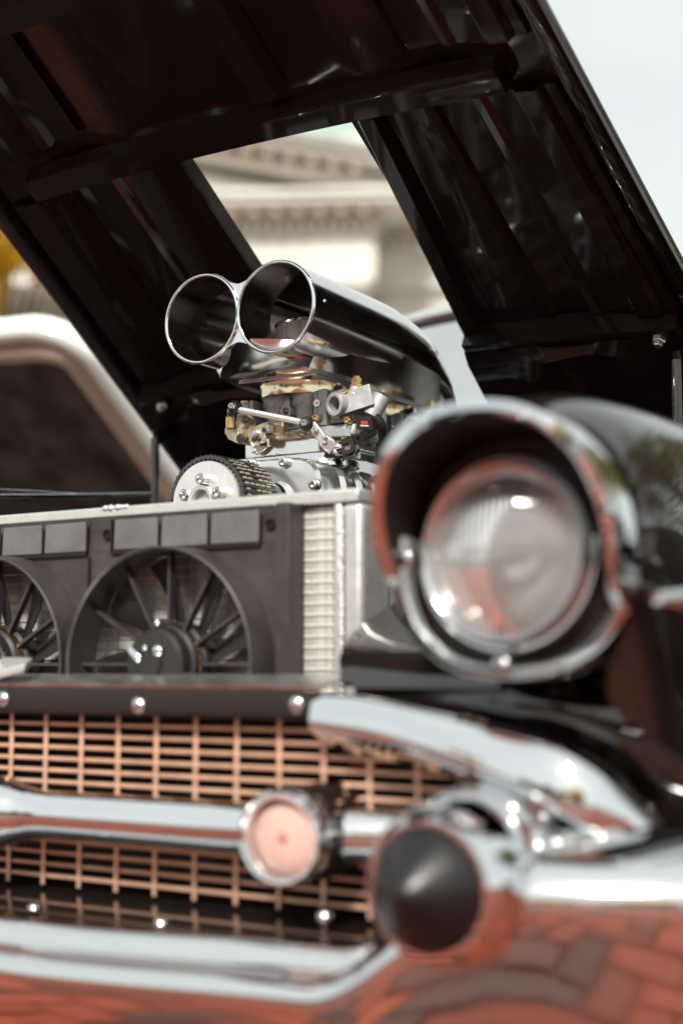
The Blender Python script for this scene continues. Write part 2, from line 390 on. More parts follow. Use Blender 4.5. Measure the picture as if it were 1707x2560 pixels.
for k in range(64):
    u = .06-k*.198
    if dm is None:
        q = part('dentil', wbox(MB(), u-.12, u, .08, .30, 8.642, 8.80), 'stone', ch); dm = q; du = u
    else: copy_part(dm, ch, E*(u-du))
for k in range(20):
    copy_part(dm, ch, E*(.35+k*.198-du)+NRM*-1.28)
md_ = None
for k in range(32):
    u = -.05-k*.395
    if md_ is None: md_ = part('modillion', wbox(MB(), u-.17, u, .1, .66, 8.86, 8.99), 'stone_warm', ch); mu = u
    else: copy_part(md_, ch, E*(u-mu))
for k in range(10): copy_part(md_, ch, E*(.7+k*.395-mu)+NRM*-1.28)
part('soffit', wbox(wbox(MB(), UL-.05, .2, -.9, .30, 8.802, 9.0), .3, 4.45, -1.3, -1.0, 8.802, 8.995), 'stone_warm', ch)
part('cornice', wbox(wbox(wbox(wbox(MB(), UL-.5, .72, -.9, .78, 9.002, 9.12), UL-.55, .78, -.9, .86, 9.122, 9.22), .785, 4.9, -1.3, -.5, 9.0, 9.12), .79, 4.95, -1.3, -.42, 9.122, 9.2), 'stone', ch)
UA = UL/2; SL = .195
def rake(mb, v0, v1, z0, z1, u_end=.8):
    for sgn in (1, -1):
        a = UA; e = u_end if sgn > 0 else UL-u_end
        vs = []
        for u in (a, e):
            zz = 9.22+SL*(u_end-UA)*(1-abs(u-UA)/(u_end-UA))
            for v in (v0, v1):
                for z in (z0, z1): vs.append(W(u, v, zz+z))
        mb.add(vs, [(0,1,3,2),(4,6,7,5),(0,4,5,1),(2,3,7,6),(0,2,6,4),(1,5,7,3)])
    return mb
part('tympanum', MB().prism([W(UL+.1, -.5, 9.222), W(-.1, -.5, 9.222), W(UA, -.5, 9.222+SL*(.7-UA))], NRM*.35), 'stone', ch)
part('raking_cornice', rake(rake(rake(MB(), -.4, .30, .10, .22), -.5, .74, .36, .47), -.5, .85, .472, .60), 'stone', ch)
for k in range(15):
    for sgn in (1, -1):
        u = UA+sgn*(.5+k*.395)
        zz = 9.22+SL*(.8-UA)*(1-abs(u-UA)/(.8-UA))
        part('modillion', wbox(MB(), u-.085, u+.085, .1, .62, zz+.22, zz+.355), 'stone_warm', ch)
rf = MB()
for sgn in (1, -1):
    e = .9 if sgn > 0 else UL-.9
    rf.add([W(UA, .9, 9.84+SL*(.8-UA)), W(e, .9, 9.84), W(e, -9, 9.84), W(UA, -9, 9.84+SL*(.8-UA))], [(0, 1, 2, 3)])
part('roof', rf, 'roof_slate', ch, solid=.12, off=-1)
part('attic', wbox(wbox(MB(), UL-3, 4.0, -16, -9.5, 8, 13.9), UL-3.2, 4.2, -16.2, -9.3, 13.902, 14.1), 'stone', ch)
part('attic_roof', wbox(MB(), UL-3.2, 4.2, -16.2, -9.3, 14.11, 14.45), 'copper_roof', ch)
for k in range(5):
    u = -1.9-k*2.2
    wf = part('window', wbox(MB(), u-.55, u+.55, -2.43, -2.36, 3.2, 7.0), 'window_dark', ch)
    part('window_frame', wbox(wbox(wbox(MB(), u-.7, u-.552, -2.42, -2.3, 3.0, 7.2), u+.552, u+.7, -2.42, -2.3, 3.0, 7.2), u-.55, u+.55, -2.42, -2.3, 7.002, 7.2), 'stone', wf)
for u in (1.5, 3.3):
    wf = part('window', wbox(MB(), u-.45, u+.45, -1.37, -1.32, 4.0, 6.9), 'window_dark', ch)
    part('window_frame', wbox(wbox(MB(), u-.6, u-.452, -1.36, -1.27, 3.9, 7.1), u+.452, u+.6, -1.36, -1.27, 3.9, 7.1), 'stone', wf)

# ------------------------------------------------------------------ trees
def tree(loc, h, cr_, ch_, n, lm, label, name='street_tree', seed=1, leaf=.11, clusters=26, squash=.8, group=None):
    r = random.Random(seed); loc = V(loc)
    t = thing(name, label, 'tree', loc, group)
    tm = MB(); top = loc+V((r.uniform(-.2, .2), r.uniform(-.2, .2), h-cr_*.6))
    tm.tube(catmull([loc, loc+V((.05, .03, h*.2)), loc+V((-.05, .08, h*.45)), top], 4), .1, 8, radii=[.16*min(1, cr_/1.6)*h/5*(1-.75*i/12) for i in range(13)])
    cen = loc+V((0, 0, h-cr_*squash)); cl = []
    for k in range(clusters):
        while True:
            p = V((r.uniform(-1, 1), r.uniform(-1, 1), r.uniform(-1, 1)))
            if .25 < p.length < 1: break
        q = cen+V((p.x*cr_, p.y*cr_, p.z*cr_*squash)); cl.append((q, cr_*r.uniform(.18, .34)))
        s0 = loc+V((0, 0, h*r.uniform(.38, .6)))
        if k % 2 == 0: tm.tube(catmull([s0, s0.lerp(q, .5)+V((0, 0, .1*cr_)), q], 3), .02, 5, radii=[.035*h/5*(1-.8*i/6) for i in range(7)])
    part('trunk', tm, 'bark', t)
    lv = MB()
    for k in range(n):
        q, rad = cl[k % clusters]
        d = V((r.gauss(0, 1), r.gauss(0, 1), r.gauss(0, .8))).normalized()*rad*r.random()**.4
        c = q+d; a = V((r.gauss(0, 1), r.gauss(0, 1), r.gauss(0, 1))).normalized(); b2 = a.cross(V((r.gauss(0, 1), r.gauss(0, 1), r.gauss(0, 1)))).normalized()
        s = leaf*r.uniform(.6, 1.2)
        lv.add([c-a*s*.5, c+b2*s*.28, c+a*s*.5, c-b2*s*.28], [(0, 1, 2, 3)])
    me = bpy.data.meshes.new('crown'); me.from_pydata(lv.v, [], lv.f); me.materials.append(MAT[lm])
    o = bpy.data.objects.new('crown', me); COL.objects.link(o); o.parent = t; o.location = -loc
yt = P(2, 590, t=14.0)
tree((yt.x, yt.y, 0), yt.z+.55, .75, 1, 2600, 'leaf_yellow', 'small tree with bright yellow autumn leaves before the courthouse', seed=5, leaf=.13, clusters=18)
RG = 'street trees along the brick road'
for i, (x, y, h, c, n, l, lab) in enumerate((
        (4.9, 10.5, 9.0, 3.9, 15000, 'leaf_green', 'broad green and yellow tree standing beyond the open car side'),
        (9.5, 5.5, 7.0, 2.4, 7000, 'leaf_green', 'tall green tree on the road side of the black car'),
        (7.5, -12.5, 5.0, 2.0, 6000, 'leaf_yellow', 'yellow leaved tree in front of the tan shopfront'),
        (-3.5, -17.0, 4.6, 1.9, 6000, 'leaf_green', 'green tree in front of the brick shop row'),
        (-19, -16.0, 6.0, 2.2, 6000, 'leaf_yellow', 'yellow leaved tree beside the far end of the brick shop row'),
        (2.0, -21.0, 4.8, 2.0, 6000, 'leaf_yellow', 'round yellow tree facing the open hood across the street'))):
    tree((x, y, 0), h, c, 1, n, l, lab, seed=20+i, leaf=.19, clusters=34, group=RG)

# ------------------------------------------------------------------ shops across the street
def shop(x0, x1, y, h, m_, label, depth=8, face=1):
    t = thing('shop_building', label, 'building', ((x0+x1)/2, y, 0), 'shop buildings across the street')
    part('wall', MB().box2((x0, y, 0), (x1, y-depth*face, h)), m_, t)
    part('cornice', MB().box2((x0-.1, y+.35*face, h+.002), (x1+.1, y-depth*face, h+.4)), 'stone', t)
    part('awning', MB().prism([(x0+.4, y+.002*face, 3.2), (x0+.4, y+1.3*face, 2.6), (x0+.4, y+1.3*face, 2.5), (x0+.4, y+.002*face, 2.9)], (x1-x0-.8, 0, 0)), 'awning', t)
    nw = int((x1-x0)/2)
    for k in range(nw):
        xc = x0+(k+.5)*(x1-x0)/nw
        wn = part('window', MB().box2((xc-.5, y-.1*face, 3.5), (xc+.5, y+.04*face, 4.5)), 'window_dark', t)
        part('sill', MB().box2((xc-.6, y, 3.38), (xc+.6, y+.15*face, 3.498)), 'stone', wn)
    part('shop_window', MB().box2((x0+.6, y-.1*face, .6), (x1-.6, y+.03*face, 2.4)), 'window_dark', t)
shop(-24, -6, -36, 5.6, 'building_brick', 'long red brick shop across the street with dark awning')
shop(-5.9, 6, -36, 4.9, 'building_tan', 'tan stucco shop across the street between two brick shops')
shop(6.1, 22, -36, 6.0, 'building_brick', 'tall red brick shop across the street from the headlight')

# ------------------------------------------------------------------ neighbouring truck with its hood up
tk = thing('pickup_truck', 'cream pickup truck parked alongside with its hood raised', 'pickup truck', (-2.25, 2.2, 0))
A = P(168, 800, X=-1.5); Bk = P(432, 1168, X=-1.5)
bd = (A-Bk); HL = bd.length; bd.normalize(); XD = V((-1, 0, 0)); HN = bd.cross(XD).normalized()
if HN.dot(CAM-A) < 0: HN = -HN           # towards the viewer: the underside
def H(a, b_, n_=0): return Bk+XD*a+bd*b_+HN*n_
def outline(inset, n_, bulge=0):
    wv, L0 = 1.45, HL; r = .20; pts = []
    pts += [H(inset, -.25, n_), H(inset, L0-r*.9, n_)]
    for k in range(1, 9):
        a = pi/2*k/8
        pts.append(H(inset+(r-inset*.3)*(1-cos(a)), L0-r*.9+(r*.9-inset+.0)*sin(a), n_))
    for k in range(1, 8): pts.append(H(r+(wv-2*r)*k/8, L0-inset+.02*sin(pi*k/8), n_))
    for k in range(8, -1, -1):
        a = pi/2*k/8
        pts.append(H(wv-inset-(r-inset*.3)*(1-cos(a)), L0-r*.9+(r*.9-inset)*sin(a), n_))
    pts += [H(wv-inset, -.25, n_)]
    return pts
hd = empty('hood', tk); hd.location = -tk.location
part('outer_skin', MB().loft([outline(0, .0), outline(-.006, -.02), outline(-.002, -.055), outline(.10, -.09)], False).add(outline(.10, -.09), [tuple(range(len(outline(0, 0))))]), 'cream_paint', hd, angle=60)
part('rim', MB().loft([outline(0, .0), outline(.012, .012), outline(.035, .012), outline(.042, 0)], False), 'cream_paint', hd, angle=60)
part('inner_frame', MB().loft([outline(.042, 0), outline(.06, -.018), outline(.085, -.012), outline(.095, .004), outline(.125, .0), outline(.13, -.03)], False), 'peach_metal', hd, angle=40)
ol = outline(.128, -.025); n = len(ol)
part('lining', MB().add(ol, [tuple(range(n))]), 'hood_lining', hd)
part('cab', MB().box2((-3.0, 2.75, .5), (-1.5, 4.3, 1.75)), 'cream_paint', tk, bevel=.12, seg=4)
part('fender', MB().box2((-1.48, .95, .45), (-1.30, 2.7, 1.05)), 'cream_paint', tk, bevel=.08, seg=4)
part('fender', MB().box2((-3.2, .95, .45), (-3.02, 2.7, 1.05)), 'cream_paint', tk, bevel=.08, seg=4)
part('front_shell', MB().box2((-3.0, .9, .45), (-1.5, 1.05, 1.15)), 'cream_paint', tk, bevel=.05, seg=3)
part('engine_bay', MB().box2((-3.0, 1.08, .4), (-1.5, 2.74, .7)), 'black_matte', tk)
for sx in (-1.42, -3.08):
    for sy in (1.75, 4.6):
        wh = part('wheel', MB().lathe([(.2, -.1), (.33, -.1), (.36, -.06), (.36, .06), (.33, .1), (.2, .1)], (sx, sy, .36), (1, 0, 0), 28), 'tyre', tk)
        part('hubcap', MB().lathe([(.2, .08), (.17, .11), (.08, .13), (.0001, .135)], (sx, sy, .36), (1, 0, 0), 24), 'chrome', wh)
part('bed', MB().box2((-3.0, 4.35, .5), (-1.5, 6.0, 1.1)), 'cream_paint', tk, bevel=.04)

# ================================================================== the black car
car = thing('hot_rod', 'black classic car, hood raised over a chrome blower scoop, gold mesh grille', 'car', (0, 0, 0))

# ------------------------------------------------------------------ raised hood
hood = empty('hood', car)
HC, HS = cos(math.atan(.607)), sin(math.atan(.607))
HY, HZ = 1.22, 1.618-.607*(1.22-.494)
def hw(v): return .618-.083*v
def crown(q):                                   # q: -1..1 across the hood
    a = abs(q)
    return .034*(1-a**2.2)+.016*math.exp(-((a-.62)/.10)**2)-.004*smooth(.90, 1.0, a)-.004*math.exp(-((a-.40)/.05)**2)
def HP(x, v, n): return V((x, HY-v*HC+n*HS, HZ+v*HS+n*HC))
def skin0(x, v, n=0): return HP(x, v, .034*(1-abs(x/hw(v))**2.2)+n)
def skin(x, v, n=0): return HP(x, v, crown(x/hw(v))+n)
def hole_r(v): return lerp(.152, .192, (v-.1)/.635)
def hole_l(v): return lerp(-.158, -.142, (v-.1)/.635)
V1, VF = .735, 1.30
sk = MB(); NV = 16
for lo, hi, v0, v1 in ((lambda v: -hw(v), hole_l, 0, V1), (hole_r, hw, 0, V1), (lambda v: -hw(v), hw, V1, VF)):
    nx = 40 if v0 > 0 else 26
    sk.loft([[skin(lerp(lo(v), hi(v), j/nx), v) for j in range(nx+1)] for v in [lerp(v0, v1, i/NV) for i in range(NV+1)]], False)
part('skin', sk, 'paint_under', hood, angle=60, solid=.004, off=1)
# flanges round the opening and round the outer edge
for nm, f in (('flange', hole_l), ('flange', hole_r)):
    s_ = 1 if f is hole_r else -1
    rows = []
    for i in range(13):
        v = lerp(.0, V1, i/12); x = f(v)
        rows.append([skin(x, v, 0), skin(x, v, -.022), skin(x+s_*.004, v, -.025), skin(x+s_*.030, v, -.025), skin(x+s_*.034, v, -.003)])
    part(nm, MB().loft(rows, False), 'paint_under', hood, angle=30)
for s_ in (-1, 1):
    rows = []
    for i in range(17):
        v = lerp(0, VF, i/16); x = s_*hw(v)
        rows.append([skin(x, v, .004), skin(x+s_*.003, v, -.01), skin(x, v, -.018), skin(x-s_*.006, v, -.020), skin(x-s_*.03, v, -.016), skin(x-s_*.034, v, -.003)])
    part('edge_rail', MB().loft(rows, False), 'paint', hood, angle=40)
    # pressed inner panel with lengthwise ribs
    prof = [(.30, -.002), (.45, -.003), (.52, -.004), (.530, -.011), (.555, -.012), (.565, -.005), (.66, -.007), (.675, -.016), (.70, -.017), (.715, -.008), (.80, -.010), (.815, -.020), (.87, -.022), (.885, -.010), (.92, -.011), (.93, -.004)]
    for v0, v1, m0 in ((.265, V1-.005, 'inner_panel'), (.815, 1.02, 'inner_panel')):
        pf = [p for p in prof if v0 < .8 or p[0] > .55]
        rows = [[skin(s_*q*hw(v), v, n_) for q, n_ in pf] for v in [lerp(v0, v1, i/8) for i in range(9)]]
        part(m0, MB().loft(rows, False), 'paint_under', hood, angle=25)
    # rear inner panel with a pressed pocket
    rows = []
    for v, d in ((-.03, -.012), (.0, -.034), (.03, -.04), (.20, -.04), (.225, -.032), (.232, -.012)):
        x0 = (hole_r(.1) if s_ > 0 else -hole_l(.1))-.012+.05*max(0, v)
        rows.append([skin(s_*lerp(x0, hw(v)*.95, k/14), v, d-.014*smooth(.25, .32, k/14)*(1-smooth(.68, .75, k/14))*(1 if .02 < v < .21 else 0)) for k in range(15)])
    part('rear_panel', MB().loft(rows, False), 'paint_under', hood, angle=30, solid=.004, off=1)
def brace(v0, v1, d, xs, name='brace', mtl='paint_under'):
    rows = []
    for i in range(25):
        a = lerp(xs[0], xs[1], i/24)
        rows.append([skin0(a*hw(v0), v0, .002), skin0(a*hw(v0), v0+.003, -d), skin0(a*hw(v0), (v0+v1)/2, -d-.001), skin0(a*hw(v1), v1-.005, -d), skin0(a*hw(v1), v1, .002)])
    part(name, MB().loft(rows, False, True), mtl, hood, angle=30)
brace(V1, .785, .030, (-.80, .80)); brace(1.03, 1.075, .030, (-.95, .95))
for xs in ((-.92, hole_l(.25)/hw(.25)-.004), (hole_r(.25)/hw(.25)+.004, .92)): brace(.236, .262, .046, xs)
rows = [[skin(.035+.02*(1-i/8), lerp(.80, 1.03, i/8), -.002), skin(.043, lerp(.80, 1.03, i/8), -.02), skin(.085, lerp(.80, 1.03, i/8), -.022), skin(.10, lerp(.80, 1.03, i/8), -.002)] for i in range(9)]
part('rib', MB().loft(rows, False), 'paint_under', hood, angle=30)
for px, py, s_ in ((1645, 855, 1), (405, 1018, -1)):
    yb_ = 1.12
    while True:
        c = P(px, py, Y=yb_); vv = (HY-c.y)*HC+(c.z-HZ)*HS; nn_ = (c-V((c.x, HY, HZ))).dot(V((0, HS, HC)))
        if nn_ < crown(min(1, abs(c.x)/hw(max(0, vv))))-.052 or yb_ < .9: break
        yb_ -= .003
    dn = V((0, -HS, -HC)); mb = MB(); mb.lathe([(.0120, -.03), (.0120, .0), (.0105, .003), (.0075, .004), (.0075, .008), (.006, .010), (.0001, .0105)], c, dn, 6)
    part('hinge_bolt', mb, 'bolt_steel', hood, angle=30)
mb = MB().tube([P(488, 893, Y=1.06), P(497, 882, Y=1.05), P(505, 878, Y=1.05)], .004, 6)
part('clip', mb, 'bolt_steel', hood)
# hood hinges with their uprights
for s_, px, y0, y1 in ((-1, 388, 1095, 1262), (1, 1690, 900, 1100)):
    hg = part('hood_hinge', MB().tube([P(px, y0, Y=1.02), P(px+1, (y0+y1)/2, Y=1.02), P(px+2, y1, Y=1.02)], .0085, 12), 'paint', car)
    t_ = P(px, y0, Y=1.02)
    part('arm', MB().bar(t_, t_+V((s_*.01, .12, .045)), .012, .03), 'black_satin', hg, bevel=.003)

# ------------------------------------------------------------------ twin-tube air scoop
scoop = empty('air_scoop', car)
SY0, SZ0, SR, SXC = .562, 1.286, .0705, .0695
SY1, SB = 1.088, 1.2035
def half_section(s):
    """right half of the outer section at station s, from the valley over the tube and under to the middle"""
    hk = interp([(0, 1), (.35, 1), (.55, .985), (.70, .90), (.80, .76), (.88, .56), (.94, .36), (.98, .16), (1, .03)], s)
    wk = interp([(0, 1), (.5, 1), (.75, .97), (.9, .88), (1, .76)], s)
    sq = smooth(.02, .36, s); pts = []
    vz = .046
    for k in range(6):                                   # valley
        x = .024*k/6; zz = sqrt(max(0, SR**2-(.024-SXC)**2)); pts.append((x, lerp(vz, zz, (k/6)**1.6)))
    a0 = math.acos((.024-SXC)/SR)
    for k in range(25):
        a = lerp(a0, 0, k/24); pts.append((SXC+SR*cos(a), SR*sin(a)))
    for k in range(1, 25):                               # lower half: from a round tube to a box with a flat foot
        a = -lerp(0, a0, k/24); cx, cz = SXC+SR*cos(a), SR*sin(a)
        f = k/24
        if f < .42: bx, bz = SXC+SR-.024*(f/.42)**1.5, lerp(0, SB-SZ0, f/.42)
        else: bx, bz = lerp(SXC+SR-.024, .024, (f-.42)/.58), SB-SZ0
        if f < .42: bx -= .016*sin(pi*f/.42)**2*0
        pts.append((cx, cz))
    for k in range(5, -1, -1):
        x = .024*k/6; zz = -sqrt(max(0, SR**2-(.024-SXC)**2))
        pts.append((x, lerp(-vz, zz, (k/6)**1.6)))
    base = SB-SZ0
    return [(x*wk, base+(z-base)*hk) for x, z in pts]
rings = []
ST = [0, .01, .03, .06, .10, .15, .20, .26, .33, .40, .48, .55, .62, .68, .73, .78, .82, .86, .90, .93, .96, .98, 1.0]
for s in ST:
    h_ = half_section(s); y = lerp(SY0, SY1, s)
    full = [(x, z) for x, z in h_]+[(-x, z) for x, z in h_[::-1][1:-1]]
    rings.append([V((x, y, SZ0+z)) for x, z in full])
sh = MB().loft(rings)
nn = len(rings[0]); sh.f.append(tuple(len(sh.v)-nn+j for j in range(nn)))
part('shell', sh, 'scoop_metal', scoop, angle=32)
for s_ in (-1, 1):
    ri = SR-.0035
    prof = []
    mb = MB()
    rr = []
    for s in (0, .05, .1, .155):
        y = lerp(SY0-.001, SY1, s); k = 1
        rr.append([V((s_*SXC+ri*k*cos(2*pi*j/40), y, SZ0-(1-k)*.06+ri*k*sin(2*pi*j/40))) for j in range(40)])
    mb.loft(rr)
    part('duct', mb, 'scoop_inside_shade', scoop, angle=50)
    part('rim', MB().tube([V((s_*SXC+(SR-.0012)*cos(2*pi*j/64), SY0-.002, SZ0+(SR-.0012)*sin(2*pi*j/64))) for j in range(64)], .0032, 10, closed=True), 'chrome', scoop, angle=80)
sr = []
for y, wb, wt, zb, zt in ((.566, .012, .020, 1.2385, 1.2445), (.585, .040, .050, 1.226, 1.2440), (.615, .074, .090, 1.2085, 1.2420), (.630, .084, .110, 1.2040, 1.2440), (.70, .100, .130, 1.2036, 1.2540), (.85, .106, .1335, 1.2036, 1.2560), (.97, .106, .131, 1.2036, 1.2480), (1.04, .098, .110, 1.2036, 1.2300), (1.082, .084, .092, 1.2036, 1.2120), (1.09, .080, .087, 1.2036, 1.2080)):
    sr.append([V((x, y, z)) for x, z in ((-wt, zt), (-lerp(wb, wt, .45), lerp(zb, zt, .5)), (-wb, zb), (0, zb), (wb, zb), (lerp(wb, wt, .45), lerp(zb, zt, .5)), (wt, zt))])
part('skirt', MB().loft(sr, False), 'scoop_metal', scoop, angle=28)
part('base_plate', MB().box2((-.074, .665, 1.2000), (.074, 1.07, 1.2034)), 'polished', scoop, bevel=.001)
web = MB(); h0 = half_section(0)
for zs in (1, -1):
    top = [(x, z) for x, z in h0[:9]]
    for s_ in (1, -1):
        rows = []
        for x, z in top:
            d = SXC-x; zi = sqrt(max(0, (SR-.003)**2-d*d)) if d < SR-.003 else 0
            rows.append([V((s_*x, SY0-.0015, SZ0+zs*zi)), V((s_*x, SY0-.0015, SZ0+zs*z))])
        web.loft(rows, False)
part('web', web, 'chrome', scoop)
# perforated filter can inside the open tube, and the narrow one under the scoop floor
fc = (0, .752, 0)
part('filter_screen', MB().lathe([(.060, 0), (.060, .082)], (.012, .752, 1.218), (0, 0, 1), 40), 'screen', scoop, angle=60)
part('filter_ring', MB().tube([V((.012+.060*cos(2*pi*j/48), .752+.060*sin(2*pi*j/48), 1.3015)) for j in range(48)], .0028, 8, closed=True), 'chrome', scoop)
part('rivet', MB().sphere(P(811, 753, X=.139), .0035, 10, 6), 'bolt_steel', scoop)
part('rivet', MB().sphere(P(621, 789, Y=.60), .0028, 10, 6), 'bolt_steel', scoop)
part('rivet', MB().sphere(P(453, 820, Y=.63), .0028, 10, 6), 'bolt_steel', scoop)

# ------------------------------------------------------------------ carburettors
def carb(yc):
    c = empty('carburetor', car); D = yc-.742
    def pt(px, py, Y): return P(px, py, Y=Y)+V((0, D, 0))
    part('air_horn', MB().lathe([(.070, .0), (.0695, .003), (.0695, .022), (.071, .0245), (.060, .0245), (.060, 0)], (0, yc, 1.1785), (0, 0, 1), 48), 'horn_metal', c, angle=40)
    part('gasket_ring', MB().lathe([(.060, .0), (.0665, 0), (.0665, .004), (.060, .004)], (0, yc, 1.2), (0, 0, 1), 40), 'brass', c)
    # main body: frame with a hollow front showing the venturi casting
    mb = MB(); yf, yb = yc-.058, yc+.058
    mb.box2((-.062, yf+.035, 1.1205), (.062, yb, 1.1800)); mb.box2((-.066, yf, 1.1205), (-.059, yf+.034, 1.1762)); mb.box2((.058, yf, 1.1205), (.065, yf+.034, 1.1788))
    mb.box2((-.0585, yf+.002, 1.1205), (.0575, yf+.034, 1.1256))
    part('main_body', mb, 'cast', c, bevel=.002)
    vt = MB()
    for x in (-.028, .028):
        vt.lathe([(.024, 0), (.021, .015), (.024, .034), (.027, .038), (.027, .048), (.031, .057), (.031, .065)], (x, yf+.032, 1.1262), (0, 0, 1), 20, True, True)
    vt.lathe([(.0105, 0), (.0105, .014), (.006, .014), (.006, .004)], (0.002, yf+.018, 1.1521), (0, -1, 0), 14); vt.box((0, yf+.02, 1.1661), (.012, .02, .03)); vt.box((-.03, yf+.016, 1.1509), (.02, .012, .012))
    part('venturi', vt, 'cast_rough', c, angle=40, bevel=.001)
    # metering block, fuel bowl and inlet on the driver's side; plain bowl on the other
    part('metering_block', MB().box2((.066, yc-.06, 1.1217), (.083, yc+.06, 1.1800)), 'cast', c, bevel=.002)
    bw = MB(); bw.box2((.084, yc-.052, 1.1243), (.128, yc+.052, 1.1775)); bw.box2((.090, yc-.056, 1.1293), (.106, yc-.0515, 1.1484)); bw.box2((.090, yc-.056, 1.1521), (.106, yc-.0515, 1.1712))
    part('fuel_bowl', bw, 'cast', c, bevel=.003)
    il = MB(); i0 = V((.112, yc-.068, 1.1500))
    il.lathe([(.0185, 0), (.0185, .012), (.012, .012), (.011, -.02)], i0+V((0, 0, 0)), V((-.25, -1, -.1)), 24)
    il.lathe([(.017, -.03), (.0185, 0)], i0, V((-.25, -1, -.1)), 24)
    il.bar(i0+V((.0, .02, .0)), i0+V((.05, .03, .012)), .05, .034); il.cyl(i0+V((.022, .01, .012)), i0+V((.024, .012, .026)), .012, .010, 14); il.cyl(i0+V((.045, .02, -.02)), i0+V((.06, .03, .012)), .014, .014, 14)
    part('fuel_inlet', il, 'cast', c, angle=40, bevel=.001)
    part('needle_seat', MB().lathe([(.0095, 0), (.0095, .005), (.0075, .006), (.0075, .010), (.009, .010), (.009, .014), (.006, .015), (.006, .018), (.0001, .018)], i0+V((.024, .012, .026)), (0, 0, 1), 6), 'brass', c, angle=30)
    b2 = MB(); b2.box2((-.083, yc-.058, 1.1243), (-.067, yc+.058, 1.1737)); b2.box2((-.118, yc-.05, 1.1281), (-.084, yc+.05, 1.1712))
    part('fuel_bowl', b2, 'cast', c, bevel=.004)
    part('needle_seat', MB().lathe([(.010, 0), (.010, .005), (.0075, .006), (.0075, .010), (.0001, .010)], (-.095, yc-.03, 1.1718), (0, 0, 1), 6), 'zinc_gold', c, angle=30)
    for px, py in ((865, 980), (792, 1044), (871, 1051)):
        q = pt(px, py, .676); part('plug', MB().lathe([(.0062, -.004), (.0062, .004), (.0045, .006), (.003, .006), (.003, .003), (.0001, .003)], q, (0, -1, 0), 12), 'brass', c, angle=30)
    q = pt(793, 1008, .681); part('plug', MB().lathe([(.006, -.004), (.006, .002), (.003, .002), (.003, -.002), (.0001, -.002)], q, (0, -1, 0), 12), 'bolt_steel', c, angle=30)
    part('accelerator_pump', MB().box2((.066, yc-.06, 1.1010), (.135, yc+.03, 1.1208)), 'aluminium_bright', c, bevel=.004)
    # throttle plate and spacer
    part('throttle_plate', MB().box2((-.075, yc-.062, 1.1135), (.075, yc+.062, 1.1195)), 'cast', c, bevel=.002)
    part('spacer', MB().box2((-.070, yc-.064, 1.0790), (.074, yc+.062, 1.1130)), 'polished', c, bevel=.003)
    # label
    a = pt(891, 1072, .664); ex = V((.026, .004, -.003)); ez = V((0, 0, .0155))
    lb = MB().prism([a, a+ex, a+ex+ez*.98, a+ez], V((0, .012, 0)))
    lo = part('label', lb, 'black_satin', c); bw_ = V((0, -.0006, 0))
    def strip(u0, u1, z0, z1): return [a+ex*u0+ez*z0+bw_, a+ex*u1+ez*z0+bw_, a+ex*u1+ez*z1+bw_, a+ex*u0+ez*z1+bw_]
    tm = MB()
    for k in range(5): tm.add(strip(.30+k*.085, .30+k*.085+.06, .50, .82), [(0, 1, 2, 3)])
    part('lettering', tm, 'red_print', lo)
    tm = MB()
    for k in range(8): tm.add(strip(.26+k*.065, .26+k*.065+.045, .28, .42), [(0, 1, 2, 3)])
    part('lettering', tm, 'white_print', lo)
    return c
c1 = carb(.742); c2 = carb(.986)
for pts_, r_ in ((((903, 1092, .70), (925, 1082, .74), (945, 1092, .78), (958, 1120, .80)), .009), (((935, 1040, .69), (952, 1062, .70), (958, 1100, .72), (950, 1140, .74)), .008)):
    part('fuel_hose', MB().tube(catmull([P(x, y, Y=y_) for x, y, y_ in pts_], 6), r_, 10), 'rubber', car, angle=70)
# throttle linkage of the front carburettor
lk = empty('throttle_linkage', car); YL = .640
def plate(pts, Y, th, m_, name):
    return part(name, MB().prism([P(x, y, Y=Y) for x, y in pts], V((0, th, 0))), m_, lk, bevel=.0012)
part('rod', MB().tube([P(592, 1023, Y=YL), P(757, 1056, Y=YL)], .0052, 6), 'white_rod', lk, angle=20)
for px, py, r in ((588, 1018, .011), (768, 1060, .0115)):
    q = P(px, py, Y=YL); part('rod_end', MB().lathe([(.004, -.010), (r*.7, -.010), (r, -.005), (r, .005), (r*.7, .010), (.004, .010)], q, (0.2, -1, 0), 20), 'rubber', lk, angle=40)
    part('bolt', MB().lathe([(.0058, .006), (.0058, .015), (.0045, .017), (.003, .017), (.003, .012), (.0001, .012)], q, (0.2, -1, 0), 6), 'bolt_steel', lk, angle=30)
plate([(592, 1040), (618, 1036), (632, 1045), (640, 1062), (632, 1082), (610, 1100), (594, 1080), (588, 1058)], .655, .003, 'rust_gold', 'throttle_lever')
plate([(620, 1085), (640, 1064), (664, 1053), (671, 1058), (672, 1072), (661, 1080), (664, 1092), (660, 1108), (640, 1110), (622, 1104)], .648, .003, 'zinc_gold', 'throttle_lever')
plate([(632, 1118), (638, 1112), (655, 1113), (664, 1112), (668, 1119), (652, 1132), (640, 1138), (632, 1130)], .668, .003, 'zinc_gold', 'tab')
plate([(562, 1070), (594, 1070), (598, 1092), (606, 1108), (590, 1108), (570, 1098), (562, 1082)], .662, .02, 'zinc_gold', 'cam')
part('sleeve', MB().cyl(P(579, 1044, Y=.66), P(579, 1071, Y=.66), .0095, n=18), 'brass', lk)
plate([(568, 1030), (586, 1030), (590, 1044), (570, 1046)], .655, .006, 'rubber', 'cam')
